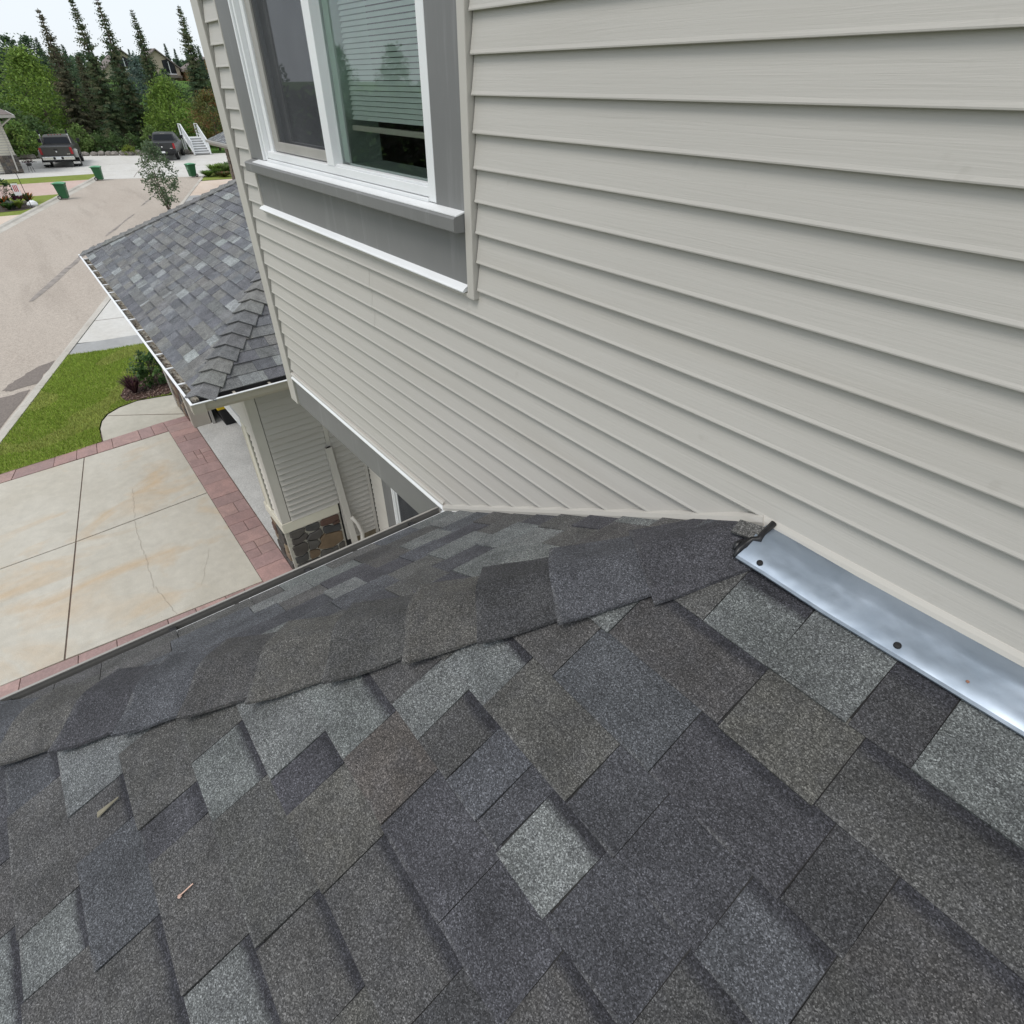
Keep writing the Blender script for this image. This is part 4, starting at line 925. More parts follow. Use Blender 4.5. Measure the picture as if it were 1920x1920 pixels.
# its gutters
gpf = [(0.0, 0.0), (0.0, -0.10), (0.075, -0.10), (0.100, -0.065), (0.105, -0.015), (0.118, -0.004), (0.118, 0.006), (0.100, 0.006), (0.099, -0.008), (0.097, -0.060), (0.072, -0.096), (0.004, -0.096), (0.004, 0.0)]
GG = -2.352
m = MB(); m.sweep(gpf, [((GXF - 0.02, GYE + 0.02, Z(GG)), (0, -1, 0), (0, 0, 1)), ((GXN - 0.02, GYE + 0.02, Z(GG)), (0, -1, 0), (0, 0, 1)), ]); 
g1 = m.build('gutter', 'beige_trim', house)
m = MB(); m.sweep(gpf, [((GXN - 0.02, GYE + 0.02, Z(GG)), (1, 0, 0), (0, 0, 1)), ((GXN - 0.02, 4.0, Z(GG)), (1, 0, 0), (0, 0, 1))]); g2 = m.build('gutter', 'beige_trim', house)
ox, oy = GXN - 0.02, GYE + 0.02
m = MB(); m.hexa([(ox, oy - 0.10, Z(GG - .1)), (ox + .075, oy - 0.075, Z(GG - .1)), (ox + .10, oy, Z(GG - .1)), (ox, oy, Z(GG - .1)), (ox, oy - 0.10, Z(GG - .097)), (ox + .075, oy - .075, Z(GG - .097)), (ox + .10, oy, Z(GG - .097)), (ox, oy, Z(GG - .097))])
m.box(ox, ox + 0.118, oy - 0.118, oy - 0.102, Z(GG - 0.09), Z(GG + 0.006)); m.box(ox + 0.102, ox + 0.118, oy - 0.102, oy, Z(GG - 0.09), Z(GG + 0.006)); m.build('gutter_corner', 'beige_trim', g1, bevel=0.003)
m = MB(); m.box(GXF - 0.02, ox + 0.122, oy - 0.122, oy - 0.099, Z(GG + 0.0065), Z(GG + 0.012)); m.box(ox + 0.099, ox + 0.122, oy - 0.099, 4.0, Z(GG + 0.0065), Z(GG + 0.012)); m.build('gutter_lip', 'white_vinyl', g1)
k = GXF + 0.35
while k < GXN:
    m = MB(); m.box(k - 0.014, k + 0.014, oy - 0.10, oy + 0.01, Z(GG - 0.004), Z(GG + 0.004)); m.build('gutter_strap', 'white_vinyl', g1); k += 0.48
for yy in (0.02, 0.36, 0.7):
    m = MB(); m.box(ox - 0.01, ox + 0.10, yy - 0.012, yy + 0.012, Z(GG - 0.004), Z(GG + 0.003)); m.build('gutter_strap', 'beige_trim', g2)
m = MB(); m.box(GXN - 0.03, GXN + 0.0, GYE, 4.0, Z(GZE - 0.045), Z(GZE - 0.004)); m.build('starter_edge', 'gutter_dark', g2)
m = MB(); rd_ = random.Random(15)
for i in range(900):
    x = rd_.uniform(GXF, GXN) if i < 820 else rd_.uniform(ox + .01, ox + .09); y = rd_.uniform(oy - 0.09, oy - 0.01) if i < 820 else rd_.uniform(oy - .09, 1.2)
    a = rd_.uniform(0, pi); L_ = rd_.uniform(0.008, 0.03); W_ = L_ * 0.35; z = Z(GG - 0.072 + rd_.uniform(0, 0.012)); c = rd_.choice([(0.20, 0.14, 0.10), (0.30, 0.25, 0.20), (0.10, 0.08, 0.06), (0.42, 0.37, 0.32)])
    dx, dy = cos(a), sin(a); m.add([(x - dx * L_, y - dy * L_, z), (x + dy * W_, y - dx * W_, z + .004), (x + dx * L_, y + dy * L_, z + rd_.uniform(-.002, .006)), (x - dy * W_, y + dx * W_, z + .003)], [(0, 1, 2, 3)], c)
tag(m.build('gutter_leaves', 'chips', g1, fix=False), kind='stuff')
m = MB(); m.box(GXF - 0.02, ox, oy - 0.096, oy - 0.004, Z(GG - 0.096), Z(GG - 0.073)); m.build('gutter_silt', 'mortar', g1)
m = MB(); m.box(GXN - 0.05, GXN - 0.03, GYE + 0.03, 4.0, Z(-2.47), Z(GZE - 0.045)); m.box(GXF + 0.02, GXN - 0.05, GYE + 0.03, GYE + 0.05, Z(-2.47), Z(GZE - 0.045)); m.build('fascia', 'beige_trim', house)
# white corner return and downspout at the far front corner
m = MB(); m.box(-12.2, -12.13, GYW - .06, GYW + .02, 0, Z(-2.47)); m.build('downspout', 'siding_trim', house, bevel=0.008)
# --- recessed ground-floor wall
b = MB(); b.box(-6.0, 2.2, 1.381, 1.5, 0, Z(-1.60)); lw = b.build('lower_wall', 'dark_gap', house)
zc = -5.10
while zc < -1.68:
    board(lw, fl, -5.875, -5.515, -5.515, zc, mat='siding_lit')
    if zc > -3.0 or zc < -4.95: board(lw, fl, -5.51, 2.0, 2.0, zc, mat='siding_lit')
    else: board(lw, fl, -3.6, 2.0, 2.0, zc, mat='siding_lit')
    zc += EXP
m = MB(); m.box(-6.0, -5.905, 1.352, 1.372, 0.02, Z(-1.64)); m.build('corner_post', 'siding_trim', lw, bevel=0.003)
for xa, xb in ((-5.51, -5.25), (-3.86, -3.61)):
    m = MB(); m.box(xa, xb, 1.355, 1.380, Z(-4.95), Z(-2.93)); m.build('window_trim', 'grey_paint', lw, bevel=0.003)
m = MB(); m.box(-5.248, -5.225, 1.348, 1.40, Z(-4.9), Z(-3.0)); m.box(-5.205, -5.185, 1.352, 1.40, Z(-4.9), Z(-3.0)); m.box(-5.225, -5.205, 1.37, 1.40, Z(-4.9), Z(-3.0)); m.box(-5.165, -5.145, 1.365, 1.40, Z(-4.9), Z(-3.0)); m.box(-5.145, -3.87, 1.352, 1.40, Z(-4.95), Z(-4.88)); m.build('window_frame', 'white_vinyl', lw, bevel=0.002)
m = MB(); m.add([(-5.145, 1.374, Z(-4.88)), (-3.87, 1.374, Z(-4.88)), (-3.87, 1.374, Z(-3.0)), (-5.145, 1.374, Z(-3.0))], [(0, 1, 2, 3)]); m.build('insect_screen', 'insect_screen', lw)
m = MB(); m.add([(-5.145, 1.3795, Z(-4.88)), (-3.87, 1.3795, Z(-4.88)), (-3.87, 1.3795, Z(-3.0)), (-5.145, 1.3795, Z(-3.0))], [(0, 1, 2, 3)]); m.build('window_pane', 'tinted_glass', lw)
# leaning downspout, open at the top, with an elbow at its foot
root = empty('loose_downspout', (-5.9, 0.97, 0), 'loose beige downspout with open top leaning against the siding by the stone base', 'downspout')
m = MB(); p0 = Vector((-5.945, 0.93, Z(-3.50))); p1 = Vector((-5.86, 0.985, 0.10)); ax = Vector((1, 0, 0)); ay = Vector((0, 1, 0))
pr = [(-.03, -.036), (.03, -.036), (.03, .036), (-.03, .036), (-.03, .032), (.026, .032), (.026, -.032), (-.026, -.032), (-.026, .032), (-.03, .0321)]
m.sweep([(-.03, -.036), (.03, -.036), (.03, .036), (-.03, .036)], [(p0, ax, ay), (p1, ax, ay)], cap=False); m.build('pipe', 'siding_trim', root)
m = MB(); m.sweep([(-.027, -.033), (.027, -.033), (.027, .033), (-.027, .033)], [(p0 + Vector((0, 0, -.012)), ax, ay), (p0 + Vector((0, 0, -.014)), ax, ay)]); m.build('dark_mouth', 'black', root)  # black plate closing the pipe, standing for its dark inside
m = MB(); m.tube([(-5.85, 1.0, 0.62), (-5.80, 1.05, 0.52), (-5.78, 1.08, 0.36), (-5.80, 1.07, 0.22), (-5.84, 1.02, 0.14)], 0.028, 10); m.build('elbow', 'siding_trim', root, smooth=True)
# entry pad beside the garage flank
m = MB(); m.sheet([(-5.98, 0.16), (-5.65, 0.16), (-5.65, -1.2), (2.2, -1.2), (2.2, 1.38), (-5.98, 1.38)], -0.006); tag(m.build('entry_pad', 'walk_concrete'), kind='structure')
# --- scraps lying on the roof
root = tag(MB().hexa([fB(-0.999, 1.446, .010), fB(-0.987, 1.448, .010), fB(-0.991, 1.396, .011), fB(-0.994, 1.395, .011), fB(-1.000, 1.446, .0125), fB(-0.988, 1.448, .0125), fB(-0.9915, 1.396, .0125), fB(-0.994, 1.395, .0125)]).build('shingle_scrap', 'timber'), 'thin tan wedge shaped offcut lying on the near shingles', 'offcut')
m = MB(); m.cyl(fB(-0.6925, 1.326, .0118), fB(-0.6919, 1.298, .0118), 0.0016, 8); m.lathe(fB(-0.6925, 1.3285, .0105), [(0.004, 0), (0.0045, 0.001), (0.003, 0.002)], 8); tag(m.build('roofing_nail', 'copper'), 'shiny copper coloured roofing nail lying on the near shingles', 'nail')

# ================================================================== PLANTING
def leafq(mb, p, sz, rd, c, droop=0.0, asp=0.55):
    d = Vector((rd.uniform(-1, 1), rd.uniform(-1, 1), rd.uniform(-0.6, 0.8) - droop)).normalized(); u = d.cross(Vector((rd.uniform(-1, 1), rd.uniform(-1, 1), rd.uniform(-1, 1)))).normalized()
    p = Vector(p); mb.add([p - d * sz * .5, p + u * sz * asp * .5, p + d * sz * .5, p - u * sz * asp * .5], [(0, 1, 2, 3)], c)
def tree_parts(h, crown_r, crown_z0, seed, cols, nclump, nleaf, leaf, trunk_r, mat='leaf', shape=1.0, stems=1, spread=0.3):
    rd = random.Random(seed); tr = MB(); cr = MB()
    tips = []
    for s_ in range(stems):
        a0 = rd.uniform(0, 2 * pi); lean = spread * (0.2 if stems == 1 else 1)
        top = Vector((cos(a0) * lean * crown_r, sin(a0) * lean * crown_r, h * 0.86)); base = Vector((cos(a0) * 0.08 * (stems > 1), sin(a0) * 0.08 * (stems > 1), 0))
        mid = base.lerp(top, 0.5) + Vector((rd.uniform(-.04, .04) * h, rd.uniform(-.04, .04) * h, 0))
        tr.tube([base, base.lerp(mid, .5), mid, mid.lerp(top, .5), top], [trunk_r * k for k in (1, .85, .65, .4, .12)], 7)
        for i in range(7 if stems == 1 else 4):
            k = rd.uniform(0.3, 0.9); q = base.lerp(top, k); a = rd.uniform(0, 2 * pi); L_ = crown_r * rd.uniform(.45, .85)
            e = q + Vector((cos(a) * L_, sin(a) * L_, L_ * rd.uniform(.3, .8))); tr.tube([q, q.lerp(e, .5) + Vector((0, 0, .05 * L_)), e], [trunk_r * .4, trunk_r * .25, trunk_r * .08], 5); tips.append(e)
    cz = (crown_z0 + h) / 2; ch = (h - crown_z0) / 2
    for i in range(nclump):
        z = rd.uniform(-1, 1); a = rd.uniform(0, 2 * pi); rr = sqrt(max(0, 1 - abs(z) ** 2.2)) * rd.uniform(.35, 1.0) ** .5
        k = (1 - shape) + shape * (1 - max(0, z) ** 1.5 * .75)
        c = Vector((cos(a) * rr * crown_r * k, sin(a) * rr * crown_r * k, cz + z * ch)); cs = crown_r * rd.uniform(.13, .30); cc = rd.choice(cols)
        for j in range(nleaf):
            d = Vector((rd.gauss(0, 1), rd.gauss(0, 1), rd.gauss(0, .8))) * cs * .62
            leafq(cr, c + d, leaf * rd.uniform(.6, 1.4), rd, jit(rd, cc, .22))
    return tr, cr, mat
def make_tree(name, label, cat, loc, parts, group=None):
    tr, cr, mat = parts; root = empty(name, loc, label, cat, group)
    tr.build('trunk', 'bark', root, smooth=True, world=False, fix=False); cr.build('crown', mat, root, world=False, fix=False); return root
def spruce_parts(h, r, seed, cols, topgap=0.28, dens=1.0):
    rd = random.Random(seed); tr = MB(); cr = MB()
    tr.tube([(0, 0, 0), (0, 0, h * .5), (rd.uniform(-.01, .01) * h, 0, h)], [h * .016, h * .010, h * .002], 7)
    z = h * 0.05
    while z < h * 0.99:
        k = z / h; up = k > 1 - topgap; L0 = r * 1.30 * ((1 - k) ** .82) * (.8 + .35 * noise.noise((z * .9, seed, 0))) + .16
        nb = int((8.5 - 3 * k) * dens) + 1
        for b_ in range(nb):
            a = rd.uniform(0, 2 * pi); L_ = L0 * rd.uniform(.55, 1.12); dr = (-.42 + .65 * k) + rd.uniform(-.15, .15); cc = rd.choice(cols)
            d = Vector((cos(a), sin(a), dr)); d.normalize(); o = Vector((0, 0, z)); sd_ = Vector((-sin(a), cos(a), 0)); nseg = max(3, int(L_ / .20))
            for s_ in range(nseg):
                t_ = (s_ + .6) / nseg; p = o + d * L_ * t_ + Vector((0, 0, .10 * L_ * t_ * t_)); wv = (.40 * (1.15 - t_) + .12) * min(1.0, .45 + L_ * .5) * (1 - .30 * k)
                for q in range(3):
                    sg = rd.choice((-1, 1)); e = p + (sd_ * sg * rd.uniform(.3, 1.0) + d * .45 + Vector((0, 0, rd.uniform(-.75, .10)))) * wv
                    w_ = d.cross(e - p).normalized() * wv * .34
                    cr.add([p - d * .03, p + w_ * .6 + (e - p) * .5, e, p - w_ * .6 + (e - p) * .5], [(0, 1, 2, 3)], jit(rd, cc, .28))
        z += (h * .012 + .012) * rd.uniform(.5, 1.5)
    return tr, cr, 'needle'
DK = [(0.105, 0.150, 0.075), (0.13, 0.170, 0.080), (0.095, 0.140, 0.080), (0.155, 0.165, 0.09)]  # foliage tones lightened in place of haze over the far trees
BR = [(0.145, 0.145, 0.09), (0.17, 0.155, 0.095), (0.12, 0.13, 0.08)]
GR = [(0.20, 0.30, 0.055), (0.24, 0.36, 0.07), (0.15, 0.24, 0.05), (0.27, 0.40, 0.09)]
MG = [(0.105, 0.175, 0.065), (0.13, 0.205, 0.07), (0.09, 0.155, 0.06)]
BG = [(0.105, 0.165, 0.09), (0.13, 0.19, 0.10), (0.095, 0.15, 0.085)]
# the five tall spruces behind the turning pad, each its own
SPR = [((-77, 7.43), 10.31, 1.9, BR, 'brownish tall spruce leftmost of the row behind the turning pad'), ((-75, 9.92), 11.3, 2.0, DK, 'tall dark spruce second from left of the row, top cut by the frame'),
       ((-76, 12.07), 11.7, 1.9, DK, 'tall dark spruce in the middle of the row, its tip out of frame'), ((-82, 15.9), 11.02, 1.7, DK, 'slim spruce with bare pointed top in front of the far gabled houses'), ((-85, 21.21), 11.84, 2.3, DK, 'spruce with bare pointed top nearest the corner of our wall')]
for i, ((x, y), h, rr, cols, lab) in enumerate(SPR):
    z0 = hillz(x, y); make_tree('spruce', lab, 'tree', (x, y, z0), spruce_parts(h - z0, rr, 40 + i, cols), 'tall spruces behind the turning pad')
make_tree('spruce', 'shorter purple grey spruce between the first and second tall spruces', 'tree', (-82, 9.77, hillz(-82, 9.77)), spruce_parts(7.6, 1.6, 51, BR), 'tall spruces behind the turning pad')
LT = tree_parts(7.9, 3.3, 0.2, 61, GR, 260, 40, 0.25, 0.12)
make_tree('birch_tree', 'big bright green leafy tree left of the tall spruces', 'tree', (-80, 5.0, hillz(-80, 5.0)), LT)
make_tree('birch_tree', 'bright green pointed leafy tree behind the dark pickup', 'tree', (-74, 15.0, hillz(-74, 15)), tree_parts(6.3, 2.6, -0.2, 62, GR, 230, 40, 0.23, 0.09, shape=1.0))
make_tree('hawthorn_tree', 'olive and rust tinted round tree above the white stair', 'tree', (-68, 17.1, 0), tree_parts(4.4, 1.9, 0.7, 63, [(0.17, 0.19, 0.06), (0.21, 0.19, 0.06), (0.27, 0.15, 0.07), (0.15, 0.19, 0.07)], 190, 38, 0.17, 0.09, stems=3))
make_tree('willow_tree', 'hazy silver blue willow between two spruces on the slope', 'tree', (-95, 17.5, hillz(-95, 17.5)), tree_parts(5.6, 2.4, 0.2, 64, [(0.13, 0.19, 0.16), (0.16, 0.22, 0.19), (0.11, 0.17, 0.13)], 150, 30, 0.28, 0.1))
# understorey shrubs along the bank, each its own
rp = random.Random(66)
SHP = [tree_parts(2.0, 1.15, 0.0, 70 + i, c, 70, 34, 0.17, 0.04, stems=4) for i, c in enumerate(([(0.16, 0.25, 0.07), (0.20, 0.29, 0.09)], MG, [(0.21, 0.31, 0.07), (0.16, 0.26, 0.07)]))]
shr = []
for i, (x, y, sc, k) in enumerate([(-70.5, 0.2, 1.5, 0), (-70, 1.9, 1.35, 2), (-73, 3.3, 1.7, 1), (-71.5, 5.1, 1.0, 0), (-72, 6.4, 1.1, 0), (-71.5, 7.6, 0.9, 1), (-71, 8.8, 0.8, 1), (-71, 10.3, 0.85, 1), (-70, 11.9, 0.95, 0), (-74, 2.0, 2.0, 1), (-78, 0.5, 2.3, 1), (-78, 8.4, 1.7, 1), (-78, 11, 1.6, 1), (-79, 13.4, 1.5, 2), (-71, 14.3, 0.8, 1), (-90, 13.0, 1.6, 2), (-92, 20, 1.9, 1), (-88, 23.5, 1.9, 1), (-84, 12.5, 2.0, 1), (-86, 8, 2.2, 1), (-86, 17.8, 1.7, 1), (-80, 17.5, 1.6, 2), (-78, 19.5, 1.7, 1), (-82, 19, 1.9, 1), (-74, 18.5, 1.2, 0), (-90, 5, 2.4, 1), (-73, -1.5, 1.7, 0)]):
    if i < 3 or k not in [q[1] for q in shr]: 
        o = make_tree('shrub', None, 'shrub', (x, y, hillz(x, y)), SHP[k]); shr.append((o, k))
    else:
        src = [q[0] for q in shr if q[1] == k][0]; o = copy_tree(src); o.location = (x, y, hillz(x, y))
    o.scale = (sc, sc, sc * rp.uniform(.85, 1.1)); o.rotation_euler = (0, 0, rp.uniform(0, 6))
    tag(o, 'leafy green shrub in the thicket under the spruces behind the turning pad', 'shrub', 'shrubs of the bank behind the turning pad')
o = make_tree('shrub', 'small yellow green shrub at the edge of the pad below the spruces', 'shrub', (-67.9, 9.3, -0.02), tree_parts(0.75, 0.62, 0.0, 80, [(0.24, 0.30, 0.05), (0.20, 0.28, 0.04)], 26, 24, 0.09, 0.02, stems=3))
# background trees up the slope
POP = tree_parts(8.0, 2.6, 0.0, 90, BG, 130, 30, 0.36, 0.12); CON = spruce_parts(7.0, 1.25, 91, [(0.085, 0.135, 0.095), (0.10, 0.15, 0.10), (0.075, 0.12, 0.085)], 0.15, 0.8)
PR = {}
bgt = [('p', -105, 6.1, 9.3), ('p', -104, 3.6, 9.0), ('p', -106, 8.2, 9.4), ('p', -100, 1.5, 8.6), ('p', -102, -1, 8.8), ('p', -96, 4.2, 7.8), ('p', -108, 11, 8.6), ('p', -112, 14, 8.2), ('c', -110, 9.6, 9.7), ('c', -110, 12.2, 9.1), ('c', -118, 16.5, 8.9), ('c', -122, 19.5, 8.8), ('p', -116, 18.5, 7.6), ('c', -150, 27.3, 10.2), ('c', -150, 33.8, 11.2), ('c', -150, 35.3, 10.5), ('c', -120, 31.6, 9.9), ('c', -118, 33.6, 9.2), ('c', -150, 25.0, 10.0), ('c', -152, 29.8, 10.0), ('c', -149, 37, 10.2), ('c', -120, 35.2, 8.8), ('p', -104, 22, 6.6), ('p', -108, 27, 6.8), ('p', -110, 33, 7.2), ('p', -100, 29, 6.0), ('p', -98, 25, 5.6), ('c', -125, 23.0, 8.9), ('c', -124, 24.3, 9.4), ('p', -93, 9.5, 6.5), ('p', -92, 1.5, 7.0), ('p', -120, 12, 8.3), ('c', -128, 13, 9.0), ('p', -99, 32, 6.2)]
LABB = {'p': 'hazy green leafy tree in the wood on the slope behind the spruces', 'c': 'small far conifer standing on the skyline behind the spruces'}
for kd, x, y, top in bgt:
    z0 = hillz(x, y)
    if kd not in PR: PR[kd] = o = make_tree('poplar_tree' if kd == 'p' else 'conifer_tree', None, 'tree', (x, y, z0), POP if kd == 'p' else CON)
    else: o = copy_tree(PR[kd]); o.location = (x, y, z0)
    sc = max(.35, (top - z0) / (8.0 if kd == 'p' else 7.0)); o.scale = (sc * 1.1, sc * 1.1, sc); o.rotation_euler = (0, 0, rp.uniform(0, 6))
    tag(o, LABB[kd], 'tree', 'leafy trees on the slope' if kd == 'p' else 'far skyline conifers')
# far wood beyond: one mass closing the skyline on either side
m = MB(); rd_ = random.Random(5)
for i in range(420):
    x = rd_.uniform(-175, -155); y = rd_.uniform(-60, 75); h = rd_.uniform(2.6, 4.4); rr = rd_.uniform(1.0, 2.0)
    for j in range(26):
        a = rd_.uniform(0, 2 * pi); k = rd_.uniform(0, 1); leafq(m, (x + cos(a) * rr * (1 - k * .6), y + sin(a) * rr * (1 - k * .6), 5.3 + h * k), 1.1, rd_, jit(rd_, rd_.choice(BG), .25))
tag(m.build('distant_wood', 'leaf', fix=False), 'distant wood along the skyline', 'wood', kind='stuff')
# trees across the street to the left of the frame: they stand in the window's reflection
for i, (kd, x, y, h) in enumerate([('s', -36, -24.5, 9.6), ('p', -31, -24, 9.0), ('p', -27.5, -24, 10.5), ('p', -24, -24.5, 8.5), ('s', -43, -27, 8.2), ('p', -50, -27, 7.5), ('p', -38, -30, 8.2), ('p', -20, -26, 8.6), ('p', -58, -26, 7.6), ('p', -15.5, -25, 9.0)]):
    if kd == 'p': o = copy_tree(PR['p']); o.location = (x, y, -.1); o.scale = (h / 8 * .8, h / 8 * .8, h / 8)
    else: o = copy_tree(PR['c']); o.location = (x, y, -.1); o.scale = (h / 7 * 1.1, h / 7 * 1.1, h / 7)
    tag(o, ('conifer' if kd == 's' else 'leafy tree') + ' across the street mirrored in the upper window pane', 'tree', 'trees mirrored in the window'); o.rotation_euler = (0, 0, i)
m = MB(); hp_ = [(-70, -21), (-8, -19.5), (-8, -17.8), (-70, -19)]; rd_ = random.Random(6)
for i in range(12000):
    x = rd_.uniform(-70, -12); y = -16.5 + rd_.uniform(-1.2, 1.2); leafq(m, (x, y, rd_.uniform(0, 4.9) + .9 * noise.noise((x * .3, 0, 0))), .42, rd_, jit(rd_, rd_.choice([(0.05, .055, .035), (.06, .05, .04), (.04, .05, .035)]), .3))
tag(m.build('shade_hedge', 'leaf', fix=False), 'long unseen hedge across the street mirrored in the window', 'shade_hedge')  # unseen leaf bank added to darken what the panes reflect
# front bed by the walk: mulch, purple plant, leafy shrub
m = MB(); m.sheet(BED, 0.010); bed = tag(m.build('mulch_bed', 'mulch'), kind='structure')
m = MB(); rd_ = random.Random(12); k = 0
while k < 1500:
    p = (rd_.uniform(-14.2, -12.85), rd_.uniform(-.7, .6))
    if not inside(p, BED): continue
    k += 1; a = rd_.uniform(0, pi); L_ = rd_.uniform(.012, .034); W_ = L_ * .4; z = .012 + rd_.uniform(0, .02); c = rd_.choice([(0.12, 0.06, 0.05), (0.08, 0.045, 0.04), (0.22, 0.13, 0.10), (0.42, 0.32, 0.27), (0.36, 0.26, 0.22)])
    m.add([(p[0] - cos(a) * L_, p[1] - sin(a) * L_, z), (p[0] + sin(a) * W_, p[1] - cos(a) * W_, z + .008), (p[0] + cos(a) * L_, p[1] + sin(a) * L_, z + rd_.uniform(0, .012)), (p[0] - sin(a) * W_, p[1] + cos(a) * W_, z + .004)], [(0, 1, 2, 3)], c)
tag(m.build('bark_chips', 'chips', bed, fix=False), kind='stuff')
def blades(root, n, h, spread, cols, seed, wdt=.02):
    rd = random.Random(seed); mb = MB()
    for i in range(n):
        a = rd.uniform(0, 2 * pi); L_ = h * rd.uniform(.6, 1.1); sp = spread * rd.uniform(.3, 1); b0 = Vector((cos(a) * .03, sin(a) * .03, 0)); c = jit(rd, rd.choice(cols), .25); s_ = Vector((-sin(a), cos(a), 0))
        p = [b0, b0 + Vector((cos(a) * sp * .35, sin(a) * sp * .35, L_ * .55)), b0 + Vector((cos(a) * sp * .75, sin(a) * sp * .75, L_ * .9)), b0 + Vector((cos(a) * sp, sin(a) * sp, L_ * .95))]
        w_ = [wdt * .5, wdt, wdt * .8, .001]; vv = []
        for q, ww in zip(p, w_): vv += [q - s_ * ww, q + s_ * ww]
        mb.add(vv, [(0, 1, 3, 2), (2, 3, 5, 4), (4, 5, 7, 6)], c)
    return mb.build('foliage', 'leaf', root, world=False, fix=False)
r_ = empty('purple_plant', (-13.35, -0.40, 0.01), 'dark purple spiky leaved plant in the mulch bed', 'plant'); blades(r_, 210, .34, .24, [(0.075, 0.03, 0.045), (0.10, 0.045, 0.06), (0.16, 0.09, 0.08)], 1, .009)
make_tree('garden_shrub', 'broad leafy green shrub in the mulch bed under the garage gutter', 'shrub', (-13.45, 0.12, 0.01), tree_parts(.66, .36, .02, 101, [(0.05, 0.11, 0.035), (0.07, 0.14, 0.04), (0.10, 0.18, 0.05)], 44, 16, .085, .012, stems=5))
make_tree('garden_shrub', 'airy grey green shrub with pale blooms behind the purple plant', 'shrub', (-13.85, -.02, 0.01), tree_parts(.62, .30, .05, 102, [(0.12, 0.20, 0.10), (0.15, 0.23, 0.10), (0.35, 0.42, 0.22), (0.06, 0.11, 0.04)], 30, 12, .06, .01, stems=5))
# young tree on the verge, seen over the garage hip
make_tree('young_tree', 'young multi stemmed tree with grey green leaves above the garage roof', 'tree', (-35.5, 5.3, 0), tree_parts(2.95, .78, .35, 103, [(0.15, 0.21, 0.12), (0.18, 0.24, 0.14), (0.12, 0.17, 0.09)], 120, 24, .105, .024, stems=5, spread=.75, shape=.7))
# bed on the right: grasses and low flowers
m = MB(); RB = [(-46.4, 9.7), (-47.2, 9.9), (-50.5, 11.3), (-53, 13), (-52, 16), (-46.4, 16)]; m.sheet(RB, .02); tag(m.build('garden_bed', 'lawn'), kind='structure')
for i, (x, y, h, c, lab) in enumerate([(-48.3, 10.6, .35, [(0.14, 0.24, .05)], 'low pale green mound at the near tip of the right hand bed'), (-49.2, 11.4, .62, GR, 'tallest lime green grass clump in the right hand bed'), (-49.0, 12.1, .55, [(0.12, 0.20, .05), (0.2, .26, .1)], 'grass clump beside the stone pillar of the right hand house'), (-50.3, 12.6, .6, [(0.10, 0.17, .06)], 'darker green grass clump at the back of the right hand bed'), (-47.6, 11.5, .3, [(0.24, 0.12, .07), (.12, .18, .05)], 'low reddish plants along the front of the right hand bed'), (-49.7, 11.9, .6, [(0.17, 0.28, .06), (.24, .32, .12)], 'pale flowering grass clump between the lime clump and the back of the bed'), (-48.6, 11.35, .45, [(0.16, 0.26, .06)], 'mid green grass clump just behind the reddish plants')]):
    r_ = empty('bed_plant', (x, y, .02), lab, 'plant', 'plants of the right hand bed'); blades(r_, 260, h, .70, c, 200 + i, .03)

